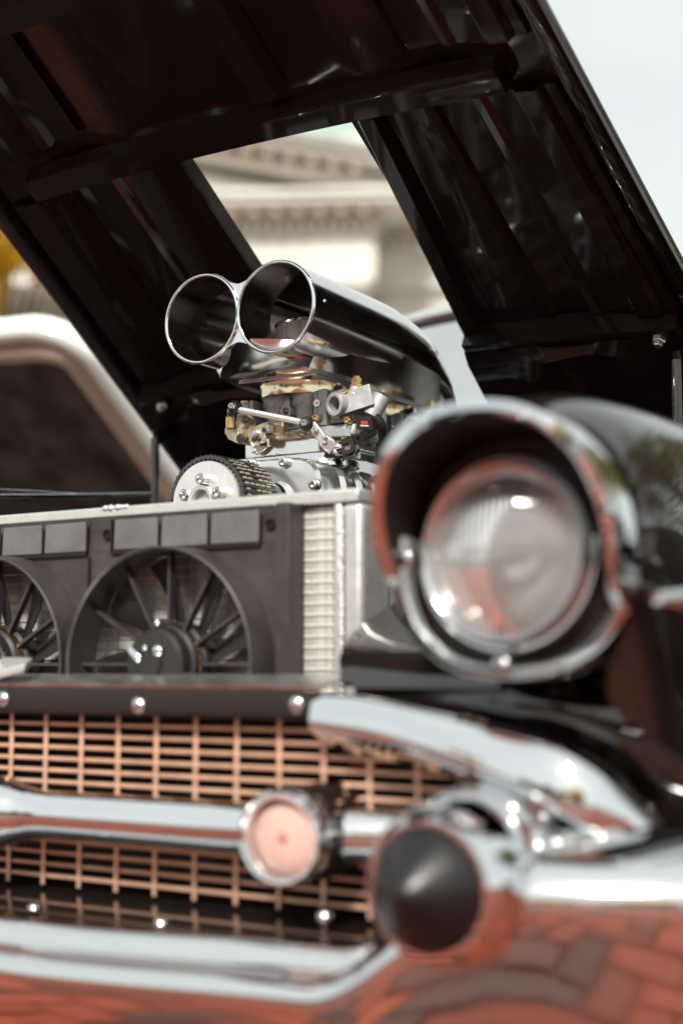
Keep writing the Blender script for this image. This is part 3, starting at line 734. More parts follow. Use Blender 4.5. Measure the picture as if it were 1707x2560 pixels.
for px, py, r, m_ in ((614, 1050, .0045, 'rubber'), (640, 1084, .0048, 'bolt_steel'), (661, 1074, .003, 'rubber'), (602, 1096, .006, 'rubber'), (635, 1098, .003, 'rubber'), (647, 1097, .003, 'rubber'), (637, 1128, .004, 'polished')):
    part('pivot', MB().lathe([(r*1.25, -.001), (r*1.25, .002), (r*.8, .003), (.0001, .003)], P(px, py, Y=.6465), (0, -1, 0), 14), m_, lk, angle=40)
part('shaft', MB().cyl(P(665, 1090, Y=.668), P(800, 1082, Y=.668), .005, n=10), 'rust_gold', lk)
part('bracket', MB().box(P(700, 1072, Y=.666), (.020, .012, .022)), 'rust_gold', lk, bevel=.002)
part('bracket', MB().box(P(722, 1088, Y=.668), (.045, .012, .012)), 'rust_gold', lk, bevel=.002)
part('spring', MB().tube([P(684+k*.75, 1070+4*sin(k*1.7), Y=.667) for k in range(20)], .0009, 5), 'bolt_steel', lk)
part('idle_screw', MB().cyl(P(752, 1078, Y=.664), P(766, 1080, Y=.660), .006, n=10), 'bolt_steel', lk)
a0, a1 = P(778, 1060, Y=.640), P(826, 1122, Y=.652)
part('crank_arm', MB().bar(a0, a1, .015, .006, up=(0, -1, .2)), 'aluminium_bright', lk, bevel=.002)
part('clevis', MB().bar(P(808, 1098, Y=.645), P(836, 1124, Y=.655), .020, .014, up=(0, -1, .2)), 'aluminium', lk, bevel=.002)
for px, py in ((790, 1076), (813, 1094), (812, 1108)): part('pivot', MB().lathe([(.004, 0), (.004, .003), (.0001, .004)], P(px, py, Y=.639), (0, -1, 0), 12), 'bolt_steel', lk)
part('ball_joint', MB().sphere(P(846, 1120, Y=.66), .012, 18, 12), 'chrome', lk)
part('rod_end', MB().lathe([(.006, -.008), (.012, -.008), (.0145, -.003), (.0145, .003), (.012, .008), (.006, .008)], P(868, 1118, Y=.664), (.5, -1, 0), 22), 'black_satin', lk, angle=40)
part('jam_nut', MB().lathe([(.0105, 0), (.0105, .010)], P(878, 1122, Y=.665), P(960, 1142, Y=.80)-P(878, 1122, Y=.665), 6, True, True), 'bolt_steel', lk, angle=30)
part('rod', MB().cyl(P(884, 1123, Y=.665), P(1000, 1150, Y=.90), .0038, n=10), 'bolt_steel', lk)
part('nut', MB().lathe([(.011, 0), (.011, .012)], P(861, 1092, Y=.665), (0, 0, 1), 6, True, True), 'bolt_steel', lk, angle=30)
part('stud', MB().cyl(P(861, 1114, Y=.665), P(861, 1090, Y=.665), .006, n=10), 'zinc_gold', lk)

# ------------------------------------------------------------------ supercharger
sup = empty('supercharger', car)
def case_ring(y, k=1.0, dz=0):
    pts = []
    for j in range(41):
        a = pi*j/40
        x = .126*math.copysign(abs(cos(a))**.36, cos(a)); z = max(0, sin(a))**.36*.117
        pts.append(V((x*k, y, .945+z*k+dz)))
    return [V((.126*k, y, .80))]+pts+[V((-.126*k, y, .80))]
rings = []
NR = 9; y0, y1 = .655, 1.10
for i in range(NR):
    a = lerp(y0, y1, i/NR); L = (y1-y0)/NR
    for f, k in ((0, .955), (.28, .955), (.36, .985), (.44, 1.0), (.60, 1.0), (.68, .985), (.76, .955)): rings.append(case_ring(a+f*L, k))
rings.append(case_ring(y1, .955))
part('case', MB().loft(rings, False), 'blower_metal', sup, angle=24)
fr = [case_ring(.600, .97), case_ring(.606, 1.0), case_ring(.640, 1.02), case_ring(.654, 1.02), case_ring(.656, .96)]
mb = MB().loft(fr, False); mb.f.append(tuple(range(len(fr[0]))))
part('front_cover', mb, 'blower_metal', sup, angle=30)
part('mount_plate', MB().box2((-.09, .665, 1.052), (.09, 1.09, 1.0785)), 'polished', sup, bevel=.003)
part('pad', MB().lathe([(.05, 0), (.048, .01)], (.075, .70, 1.055), (0, 0, 1), 24, False, True), 'polished', sup)
part('boss', MB().lathe([(.030, -.002), (.027, .006), (.022, .008)], P(694, 1252, Y=.598), (0, -1, 0), 36, False, True), 'polished', sup, angle=40)
for px, py in ((712, 1156), (787, 1212), (628, 1160)):
    q = P(px, py, Y=.598)
    part('socket_bolt', MB().lathe([(.0095, -.004), (.0095, .0005), (.0075, .0005), (.0072, .007), (.0045, .008), (.0042, .003), (.0001, .003)], q, (0, -1, 0), 18), 'bolt_steel', sup, angle=30)
# blower pulley and toothed belt
PC = P(513, 1253, Y=.480); PR = .0600
pul = empty('blower_pulley', car)
part('drum', MB().lathe([(.0001, 0), (.016, 0), (.0165, .012), (.022, .013), (.0225, 0), (PR-.001, 0), (PR, -.002), (PR, -.092), (.03, -.092)], PC, (0, -1, 0), 64), 'pulley', pul, angle=30)
part('bore', MB().lathe([(.0165, .002), (.0225, .002), (.0225, .0005), (.0165, .0005)], PC, (0, -1, 0), 32), 'black_matte', pul)
for k in range(5):
    a = pi/2+k*2*pi/5; q = PC+V((.0315*cos(a), 0, .0315*sin(a)))
    part('socket_bolt', MB().lathe([(.0085, 0), (.0085, .014), (.0075, .0155), (.0048, .0155), (.0044, .009), (.0001, .009)], q, (0, -1, 0), 20), 'bolt_steel', pul, angle=30)
belt = empty('drive_belt', car)
CR = V((.02, .48, .62)); CRR = .085
# belt path: from the crank pulley up the passenger side, over the top and back down
path = []
a_l = radians(217)
tl = PC+V((cos(radians(148)), 0, sin(radians(148))))*(PR+.004)
low = V((-.175, .48, .66))
dirn = (tl-low)
for k in range(14): path.append(low.lerp(tl, k/14))
for k in range(41):
    a = radians(lerp(148, -12, k/40)); path.append(PC+V((cos(a), 0, sin(a)))*(PR+.004))
endp = path[-1]
for k in range(1, 12): path.append(endp.lerp(V((.085, .48, .66)), k/11))
# even spacing so the teeth are regular
def resample(p, step):
    out = [p[0]]; acc = 0
    for a, b_ in zip(p, p[1:]):
        L = (b_-a).length; d = step-acc
        while d <= L: out.append(a.lerp(b_, d/L)); d += step
        acc = L-(d-step)
    return out
rp = resample(path, .0012)
inner, outer = [], []
for i, p in enumerate(rp):
    d = (rp[min(i+1, len(rp)-1)]-rp[max(i-1, 0)]).normalized(); nn_ = V((-d.z, 0, d.x))
    tooth = .0022 if (i % 7) in (0, 1, 2, 3) else -.0003
    inner.append(p-nn_*tooth); outer.append(p+nn_*.0042)
if (outer[len(outer)//2]-PC).length < (inner[len(inner)//2]-PC).length:
    inner = [2*p-q for p, q in zip(rp, inner)]; outer = [2*p-q for p, q in zip(rp, outer)]
wbelt = V((0, .086, 0)); y_ = V((0, .003, 0))
part('band', MB().loft([[i_+y_, o_+y_, o_+y_+wbelt, i_+y_+wbelt] for i_, o_ in zip(inner, outer)], True, True), 'belt_back', belt, angle=25)
# cogged back of the belt: raised lands with pale printed dashes
for r_ in range(6):
    pm = MB()
    for i in range(8, len(outer)-8, 7):
        d = (rp[i+1]-rp[i-1]).normalized(); o1 = (outer[i]-rp[i]).normalized()
        y0_ = .008+r_*.0135
        if (i//7+r_*3) % 11 in (0, 1): continue
        c = outer[i]+o1*.0004+V((0, y0_+.003+.005, 0))
        pm.box(c, (.0032, .0095, .0010), Matrix((d, V((0, 1, 0)), o1)).transposed())
    q = part('printed_mark', pm, 'belt_print', belt); q['kind'] = 'stuff'
# ribs across the back
rm = MB()
for i in range(4, len(outer)-4, 7):
    d = (rp[i+1]-rp[i-1]).normalized(); o1 = (outer[i]-rp[i]).normalized()
    rm.box(outer[i+1]+o1*.0006+V((0, .046, 0)), (.0030, .0855, .0020), Matrix((d, V((0, 1, 0)), o1)).transposed())
q = part('rib', rm, 'rubber', belt); q['kind'] = 'stuff'
part('crank_pulley', MB().lathe([(.0001, 0), (.02, 0), (.09, 0), (.09, -.09), (.03, -.09)], (-.03, .48, .60), (0, -1, 0), 48), 'pulley', car, angle=30)
part('engine_block', MB().box2((-.22, .62, .45), (.22, 1.18, .80)), 'black_matte', car, bevel=.02)

# ------------------------------------------------------------------ radiator
rad = empty('radiator', car); RY = .292
RX0, RX1, RZ0, RZ1 = -.47, .345, .60, .943
tb = None; nt_ = 25; pit = (RZ1-.008-RZ0)/nt_
for k in range(nt_):
    z = RZ0+.006+k*pit
    if tb is None: tb = part('core_tube', MB().box2((RX0, RY+.004, z), (RX1, RY+.052, z+.0026)), 'core_tube', rad, bevel=.0012); z_0 = z
    else: copy_part(tb, rad, (0, 0, z-z_0))
fn = None
for k in range(nt_):
    z0 = RZ0+.006+k*pit+.0027; z1 = z0+pit-.0028
    if fn is None: fn = part('fin_strip', MB().box2((RX0, RY+.0062, z0), (RX1, RY+.05, z1)), 'core_fin', rad); zf = z0
    else: copy_part(fn, rad, (0, 0, z0-zf))
part('core_back', MB().box2((RX0, RY+.0525, RZ0), (RX1, RY+.056, RZ1)), 'black_matte', rad)
part('top_rail', MB().box2((RX0-.03, RY-.006, RZ1+.001), (.3795, RY+.062, RZ1+.017)), 'aluminium_bright', rad, bevel=.0025)
part('side_tank', MB().box2((RX1+.010, RY-.004, RZ0), (.383, RY+.066, RZ1-.0005)), 'aluminium_bright', rad, bevel=.007, seg=3)
part('side_tank', MB().box2((RX0-.05, RY-.004, RZ0), (RX0-.010, RY+.066, RZ1-.0005)), 'aluminium_bright', rad, bevel=.007, seg=3)
part('header_plate', MB().box2((RX1, RY-.007, RZ0), (RX1+.010, RY+.062, RZ1-.0005)), 'aluminium_bright', rad, bevel=.003)
wm = MB(); rw = random.Random(4)
for k in range(60): wm.sphere((RX1+.0105, RY-.006, RZ0+.004+k*.0056), .0036*rw.uniform(.8, 1.2), 8, 5, (1, .7, 1.1))
q = part('weld_bead', wm, 'aluminium_bright', rad, angle=80)
wm = MB()
for k in range(14): wm.sphere(P(262+k*4.3, 1272-.32*k*1.1, Y=RY-.004), .0042*rw.uniform(.7, 1.3), 8, 5)
part('weld_bead', wm, 'aluminium_bright', rad, angle=80)
part('filler_neck', MB().lathe([(.022, 0), (.022, .018), (.03, .02), (.03, .03), (.0001, .034)], (-.36, RY+.03, RZ1+.017), (0, 0, 1), 24), 'chrome', rad)

# ------------------------------------------------------------------ twin electric fans in a black shroud
fs = empty('fan_shroud', car); FY = .262; FZ = .748; FR = .1435
fcx = [.128, -.174]
SX0, SX1, SZT, SZB = -.35, .298, .942, .585
pm = MB()
def ring_cell(cx, x0, x1, z0, z1, r):
    n = 64; a_ = []; b_ = []
    for t in sorted([2*pi*j/n for j in range(n)]+[atan2(zz-FZ, xx-cx) % (2*pi) for xx in (x0, x1) for zz in (z0, z1)]):
        c_, s_ = cos(t), sin(t)
        k = min((x1-cx)/c_ if c_ > 1e-9 else (x0-cx)/c_ if c_ < -1e-9 else 1e9, (z1-FZ)/s_ if s_ > 1e-9 else (z0-FZ)/s_ if s_ < -1e-9 else 1e9)
        a_.append(V((cx+r*c_, FY, FZ+r*s_))); b_.append(V((cx+k*c_, FY, FZ+k*s_)))
    pm.loft([a_, b_])
mid = sum(fcx)/2
ring_cell(fcx[0], mid, SX1-.020, SZB, SZT-.045, FR+.002); ring_cell(fcx[1], SX0+.028, mid, SZB, SZT-.045, FR+.002)
pm.add([(SX0+.028, FY, SZT-.045), (SX1-.020, FY, SZT-.045), (SX1-.020, FY, SZT), (SX0+.028, FY, SZT)], [(0, 1, 2, 3)])
part('panel', pm, 'plastic', fs, solid=.004, off=0)
part('rim', MB().box2((SX1-.020, FY-.004, SZB), (SX1-.0005, RY-.002, SZT+.003)).box2((SX0, FY-.004, SZB), (SX0+.028, RY-.002, SZT+.003)).box2((SX0+.03, FY+.004, SZT+.0005), (SX1-.03, RY-.002, SZT+.003)), 'plastic', fs, bevel=.006, seg=3)
part('seam', MB().box2((mid-.002, FY-.004, SZB), (mid+.002, FY-.002, .89)), 'black_matte', fs)
for cx in fcx:
    part('ring', MB().lathe([(FR-.001, -.004), (FR-.001, .048), (FR+.002, .051), (FR+.004, .050), (FR+.006, .003), (FR+.006, -.002)], (cx, FY, FZ), (0, -1, 0), 96), 'plastic', fs, angle=40)
    mo = part('motor', MB().lathe([(.054, -.01), (.054, .012), (.050, .016), (.050, .030), (.046, .034), (.044, .048), (.040, .053), (.018, .055), (.016, .060), (.0001, .060)], (cx, FY, FZ), (0, -1, 0), 48), 'rubber', fs, angle=30)
    part('band', MB().lathe([(.0505, .017), (.0512, .018), (.0512, .026), (.0505, .027)], (cx, FY, FZ), (0, -1, 0), 48), 'brass', mo)
    for k in range(3):
        a = radians(95+120*k); q = V((cx+.047*cos(a), FY-.036, FZ+.047*sin(a)))
        part('lug', MB().lathe([(.010, -.02), (.010, 0), (.008, .004), (.0001, .005)], q, (0, -1, 0), 14), 'plastic', mo, angle=40)
        part('bolt', MB().sphere(q+V((.003, -.006, .004)), .0055, 12, 8), 'chrome_worn', mo)
        part('brass_terminal', MB().sphere(q+V((-.001, -.008, -.010)), .0038, 10, 6), 'brass', mo)
    q = V((cx+.012, FY-.0585, FZ+.016)); part('cap', MB().sphere(q, .0075, 16, 10, (1, .5, 1)), 'chrome', mo)
    q = V((cx-.026, FY-.057, FZ+.012)); part('tab', MB().bar(q+V((-.009, 0, .008)), q+V((.009, 0, -.008)), .004, .010), 'chrome', mo, bevel=.002)
    q = V((cx-.006, FY-.060, FZ+.020)); part('cap', MB().sphere(q, .004, 12, 8), 'chrome_worn', mo)
    for k in range(12):
        a = radians(30*k); u = V((cos(a), 0, sin(a)))
        c0 = V((cx, FY-.018, FZ))
        part('spoke', MB().bar(c0+u*.050, c0+u*(FR-.0005), .010, .0042, up=V((-sin(a), 0, cos(a)))), 'plastic', fs)
    for k in range(9):
        a = radians(40*k+12); n_r = 7; rows = []
        for i in range(n_r):
            r = lerp(.045, FR-.006, i/(n_r-1)); aa = a+.25*(i/(n_r-1)); tw = radians(lerp(48, 28, i/(n_r-1))); ch_ = lerp(.030, .046, i/(n_r-1))
            u = V((cos(aa), 0, sin(aa))); tdir = V((-sin(aa), 0, cos(aa)))
            c0 = V((cx, FY+.006, FZ))+u*r; dd = tdir*cos(tw)+V((0, 1, 0))*sin(tw)*.5
            rows.append([c0-dd*ch_/2, c0+V((0, -.003, 0)), c0+dd*ch_/2])
        part('blade', MB().loft(rows, False), 'rubber', fs, angle=80, solid=.002)
for g0 in (.020, -.262):
    for k in range(3):
        x = g0+k*.0795; skw = .006
        pts = [V((x, FY-.0025, .8975)), V((x+.0755, FY-.0025, .8975)), V((x+.0755+skw*.6, FY-.0025, .9375)), V((x+skw*.3, FY-.0025, .9375))]
        part('flap', MB().prism(pts, V((0, -.003, 0))), 'flap_rubber', fs, bevel=.0015)
    part('flap_frame', MB().box2((g0-.004, FY-.0068, .8925), (g0+.2365, FY-.0022, .8970)), 'black_satin', fs)
    for k in range(4): part('hinge', MB().box2((g0-.0035+.0797*k-.001, FY-.0062, .8975), (g0-.0035+.0797*k+.0018, FY-.0022, .938)), 'black_satin', fs)
for x in (.270, .008, -.29): part('screw_hole', MB().lathe([(.007, .0), (.007, .003), (.005, .003), (.0045, .0005), (.0001, .0005)], (x, FY-.0022, .919), (0, -1, 0), 18), 'black_matte', fs)

# ------------------------------------------------------------------ latch panel over the grille
lp = empty('latch_panel', car)
rows = []
for y, z in ((.22, .7315), (.10, .7235), (.085, .7195), (.082, .7150), (.082, .6935), (.086, .690)):
    rows.append([V((x, y, z)) for x in (-.55, -.1, .1, .32, .41, .455)])
part('rail_face', MB().loft(rows[2:], False), 'black_satin', lp, angle=35, solid=.003)
part('rail_top', MB().loft([[p+V((0, 0, .003)) for p in r_] for r_ in rows[:3]], False), 'aluminium', lp, angle=35, solid=.003)
for px, py in ((9, 1748), (347, 1763), (742, 1762), (-330, 1735)):
    part('bolt', MB().sphere(P(px, py, Y=.080), .0092, 18, 12, (1, .6, 1)), 'chrome_worn', lp)
q0 = P(-70, 1680, Y=.10)
part('striker', MB().prism([P(-60, 1640, Y=.14), P(84, 1644, Y=.14), P(62, 1660, Y=.09), P(-40, 1688, Y=.09)], V((0, .0, -.010))), 'aluminium_bright', lp, bevel=.002)
part('striker_post', MB().cyl(P(-20, 1632, Y=.13), P(-20, 1680, Y=.13), .018, n=18), 'chrome', lp)

# ------------------------------------------------------------------ gold mesh grille
gr = empty('grille', car); GY = .118
hb = None
for k in range(15):
    z = .690-k*.0138
    xr = interp([(.49, .70), (.53, .70), (.60, .66), (.63, .69), (.655, .71), (.69, .71)], z)
    me_ = MB().box2((-.66, GY-.005, z-.0022), (xr, GY+.003, z+.0022))
    part('crossbar', me_, 'gold_grille', gr, bevel=.0012)
vb = None
for k in range(-11, 12):
    x = -.012+k*.0566+.0004
    if vb is None: vb = part('upright', MB().box2((x-.0028, GY-.0075, .486), (x+.0028, GY-.0052, .696)), 'gold_grille', gr, bevel=.0009); x_0 = x
    else: copy_part(vb, gr, (x-x_0, 0, 0))
part('top_rail', MB().box2((-.66, GY-.012, .6945), (.165, GY+.004, .6995)), 'gold_grille', gr, bevel=.001)
part('grille_backing', MB().box2((-.72, GY+.075, .40), (.72, GY+.080, .70)), 'black_matte', car)
part('horn', MB().box(P(922, 1894, Y=.175), (.036, .03, .030)), 'red_paint', car, bevel=.006)
# chrome bar across the grille with a centre crest and parking lamps
gb = empty('grille_bar', car); BZ = .574
def bar_ring(x, r, y, n=20): return [V((x, y-abs(r)*.92*cos(a)-.004, BZ+r*1.0*sin(a)*.98)) for a in [2*pi*j/n for j in range(n)]]
rings = []
for k in range(49):
    x = lerp(-.62, .62, k/48); c_ = math.exp(-(x/.05)**4)
    r = .0285+.016*c_; rings.append(bar_ring(x, r, .075-.010*c_+.04*smooth(.45, .62, abs(x))))
part('tube', MB().loft(rings, True, True), 'chrome', gb, angle=60)
part('crest', MB().sphere((0, .022, BZ), .02, 20, 12, (1.8, .4, 1.3)), 'chrome_worn', gb)
for s_ in (1, -1):
    pl = empty('parking_lamp', car)
    ctr = P(706, 2094, Y=.016) if s_ > 0 else P(706, 2094, Y=.016)*1
    if s_ < 0: ctr = V((-ctr.x, ctr.y, ctr.z))
    ax = V((.06*s_, -1, -.05))
    part('bezel', MB().lathe([(.0388, -.010), (.0392, .006), (.044, .010), (.0475, .006), (.049, -.004), (.0475, -.014), (.046, -.018), (.044, -.13)], ctr, ax, 48), 'chrome', pl, angle=50)
    ln = part('lens', MB().lathe([(.0385, -.008), (.034, -.005), (.022, -.0015), (.008, .0), (.0001, .0002)], ctr, ax, 40), 'lamp_lens', pl, angle=60)
    part('bulb', MB().sphere(ctr+ax*.0, .006, 12, 8, (1, .3, 1)), 'amber_bulb_streak', ln)
    fl = MB()
    for k in range(28):
        a = 2*pi*k/28; d = V((cos(a), 0, sin(a))); fl.bar(ctr+V((0, .020, 0))+d*.0465, ctr+V((0, .13, 0))+d*.0450, .0042, .0055)
    q = part('flute', fl, 'black_satin', pl)

# ------------------------------------------------------------------ chrome sweep under the headlight
def sweep(side):
    md = empty('grille_moulding', car)
    up = [(785, 1736, .085), (900, 1742, .07), (1060, 1775, .045), (1230, 1820, .025), (1400, 1868, .018), (1490, 1925, .024), (1560, 2000, .036), (1630, 2066, .055)]
    dn_ = [(774, 1822, .075), (900, 1852, .060), (1060, 1884, .030), (1230, 1944, .010), (1360, 2008, .004), (1440, 2054, .010), (1480, 2080, .018), (1530, 2092, .030)]
    lo = [(785, 1846, .095), (900, 1886, .085), (1040, 1912, .06), (1190, 1966, .045), (1300, 2010, .045), (1370, 2056, .05), (1420, 2090, .055), (1500, 2104, .06)]
    U = catmull([P(x, y, Y=y_+.002) for x, y, y_ in up], 6); D_ = catmull([P(x, y, Y=y_) for x, y, y_ in dn_], 6); L_ = catmull([P(x, y, Y=y_) for x, y, y_ in lo], 6)
    rows = []
    for i, (u, d, l) in enumerate(zip(U, D_, L_)):
        out = V((.15, -1, .1))
        c_ = u.lerp(d, .5)+out*.010
        row = [u+V((0, .05, -.006)), u+V((0, .012, .001)), u, u.lerp(d, .06)+V((0, -.003, .000)), u.lerp(d, .50)+V((0, -.004, .002)), u.lerp(d, .90)+V((0, -.003, .001)), d, d.lerp(l, .4)+V((0, .004, 0)), l, l+V((0, .04, .004))]
        if side < 0: row = [V((-p.x, p.y, p.z)) for p in row]
        rows.append(row)
    part('sweep', MB().loft(rows, False, False), 'chrome', md, angle=70)
    return md
sweep(1); sweep(-1)

# ------------------------------------------------------------------ bumper with bullets
bp = empty('bumper', car)
cen = [(.030, .466), (.020, .469), (.010, .471), (-.008, .4715), (-.020, .467), (-.026, .460), (-.030, .454), (-.038, .449), (-.052, .4455), (-.064, .442), (-.070, .435), (-.069, .422), (-.062, .400), (-.048, .366), (-.024, .344), (.01, .330)]
wng = [(.045, .575), (.044, .585), (.040, .593), (.025, .599), (.003, .599), (-.018, .592), (-.034, .582), (-.047, .570), (-.056, .556), (-.059, .546), (-.057, .534), (-.050, .512), (-.038, .476), (-.020, .430), (.004, .388), (.04, .355)]
rows = []
xs = [-1.0+.05*k for k in range(8)]+[-.6+.0125*k for k in range(97)]+[.65+.05*k for k in range(8)]
for x in xs:
    a = abs(x); t = smooth(.535, .72, a); yo = .95*max(0, a-.62)**2+.03*(1-smooth(0, .5, a))*0
    zo = .012*smooth(.15, .55, a)*(1-t)
    r_ = []
    for (yc, zc), (yw, zw) in zip(cen, wng): r_.append(V((x, lerp(yc, yw, t)+yo, lerp(zc, zw, t)+zo)))
    rows.append(r_)
for side in (1, -1):
    last = rows[-1] if side > 0 else rows[0]; ext = []
    for k in range(1, 9):
        a = pi/2*k/8; ext.append([V((side*(1.0-.02+.02*0+.05*sin(a)-.0*(1-cos(a))), p.y+.10*(1-cos(a))+.25*max(0, a-1.0), p.z)) for p in last])
    if side > 0: rows += ext
    else: rows = ext[::-1]+rows
part('blade', MB().loft(rows, False), 'bumper_chrome', bp, angle=50)
for s_ in (1, -1):
    ctr = P(1078, 2221, Y=-.075); tx = s_*ctr.x; c_ = V((tx, ctr.y, ctr.z)); ax = V((.0, -1, 0))
    bu = part('bullet', MB().lathe([(.084, -.15), (.083, -.11), (.080, -.065), (.074, -.03), (.0670, -.004), (.0612, .006), (.0580, .010), (.0540, .010), (.052, .004)], c_, ax, 56), 'chrome', bp, angle=50)
    part('rubber_tip', MB().lathe([(.0532, .004), (.0530, .010), (.0505, .0150), (.043, .0235), (.031, .0345), (.019, .0445), (.009, .0515), (.004, .0535), (.0001, .0540)], c_, ax, 48), 'bullet_rubber', bp, angle=60)
part('splash_pan', MB().loft([[V((x, .16, .484)), V((x, .10, .480)), V((x, .005, .470)), V((x, .01, .45))] for x in (-.74, 0, .58, .74)], False), 'paint', car)
for x in (.30, .12, -.2): part('bolt', MB().sphere((x, .02, .479), .008, 14, 8, (1, 1, .5)), 'chrome', bp)
part('bolt', MB().sphere(P(812, 2292, Y=.05), .008, 14, 8), 'chrome', bp)

# ------------------------------------------------------------------ headlights with visors
LC = P(1246, 1380, Y=0.0)                       # centre of the lens
def headlight(side):
    h = empty('headlight', car)
    def S(p): p = V(p); return p if side > 0 else V((-p.x, p.y, p.z))
    C = S(LC+V((0, .012, 0))); ax = V((-.05*side, -1, 0)).normalized()
    # frame outline in the X-Z plane, measured from the lens centre
    def outl(a, k=1.0, dx=.010, top=0):
        c_, s_ = cos(a), sin(a)
        rx = .117; rz = .112 if s_ < 0 else .122
        e = 2/2.35
        return dx+k*rx*math.copysign(abs(c_)**e, c_), k*rz*math.copysign(abs(s_)**e, s_)-.003
    N = 72
    def oring(y, k, add=0): 
        out = []
        for j in range(N):
            a = 2*pi*j/N; x, z = outl(a, k); out.append(S((LC.x+x, y, LC.z+z)))
        return out
    def oarc(y, k): return [S((LC.x+outl(a, k)[0], y, LC.z+outl(a, k)[1])) for a in [radians(lerp(172, 368, j/48)) for j in range(49)]]
    part('bezel', MB().loft([oarc(.03, 1.03), oarc(.002, 1.025), oarc(-.005, 1.01), oarc(-.009, .985), oarc(-.009, .935), oarc(-.004, .905), oarc(.012, .895)], False), 'chrome', h, angle=50)
    part('bucket', MB().loft([oring(.010, .935), oring(.026, .90), oring(.030, .80), oring(.030, .62)]), 'black_satin', h, angle=50)
    # visor: chrome outside, black inside, deepest at the top
    def vz(a, k, f0, extra=0):
        x, z = outl(a, k); f = f0
        return S((LC.x+x, f, LC.z+z+extra))
    A0, A1 = radians(192), radians(-26); out_, inn_, lip = [], [], []
    for i in range(61):
        a = lerp(A0, A1, i/60); u = (a-A1)/(A0-A1)
        dep = .078*(max(0, sin(pi*u))**.62)
        kk = 1.02+.045*sin(pi*u)
        out_.append([vz(a, 1.045, .045), vz(a, 1.035, .0), vz(a, lerp(1.03, kk, .6), -.5*dep, .004*sin(pi*u)), vz(a, kk, -.92*dep-.003), vz(a, kk-.014, -dep-.007), vz(a, kk-.075, -dep-.008), vz(a, kk-.105, -dep-.002)])
        inn_.append([vz(a, kk-.105, -dep-.002), vz(a, .94, -.45*dep), vz(a, .90, .006)])
    vs_ = part('visor', MB().loft(out_, False), 'chrome', h, angle=60)
    part('visor_lining', MB().loft(inn_, False), 'black_satin', vs_, angle=60)
    # trim rings, reflector, lens
    part('trim_ring', MB().lathe([(.0932, -.022), (.0936, -.004), (.0915, .004), (.0876, .006), (.0846, .002), (.0833, -.004)], C, ax, 72), 'chrome', h, angle=60)
    part('retaining_ring', MB().lathe([(.0830, -.004), (.0833, .006), (.0811, .011), (.0780, .010), (.0762, .004)], C, ax, 72), 'chrome_worn', h, angle=60)
    part('reflection_streak', MB().bar(C+V((-.004, -.0075, -.070)), C+V((-.003, -.0075, -.004)), .011, .006), 'amber_bulb_streak', h, bevel=.002)  # no lamp part: bar added to imitate a tan streak reflected in the lens
    part('reflection_streak_top', MB().bar(C+V((-.004, -.006, .004)), C+V((-.004, -.006, .060)), .012, .008), 'chrome', h, bevel=.002)  # pale upper half of the same imitated reflection streak
    part('reflector', MB().lathe([(.0765*sqrt(k/10), -.058+.060*(k/10)) for k in range(0, 11)], C, ax, 48), 'reflector_metal', h, angle=80)
    part('bulb_shield', MB().lathe([(.010, -.03), (.012, -.022), (.012, -.010), (.009, -.005), (.0001, -.004)], C, ax, 20), 'chrome', h, angle=50)
    rr = [(.0770*k/9, .003+.020*(1-(k/9)**2)) for k in range(9, -1, -1)]; rr[-1] = (.0001, rr[-1][1])
    bk = [(r, a-.0035) for r, a in rr[::-1]]
    part('lens', MB().lathe(rr+bk, C, ax, 64), 'headlight_glass', h, angle=80)
    for a in (radians(180), radians(0), radians(268)):
        x, z = outl(a, .90); q = S((LC.x+x, -.004, LC.z+z))
        part('clip', MB().box(q, (.016, .012, .016)), 'chrome_worn', h, bevel=.004, seg=3)
    return h
headlight(1); headlight(-1)

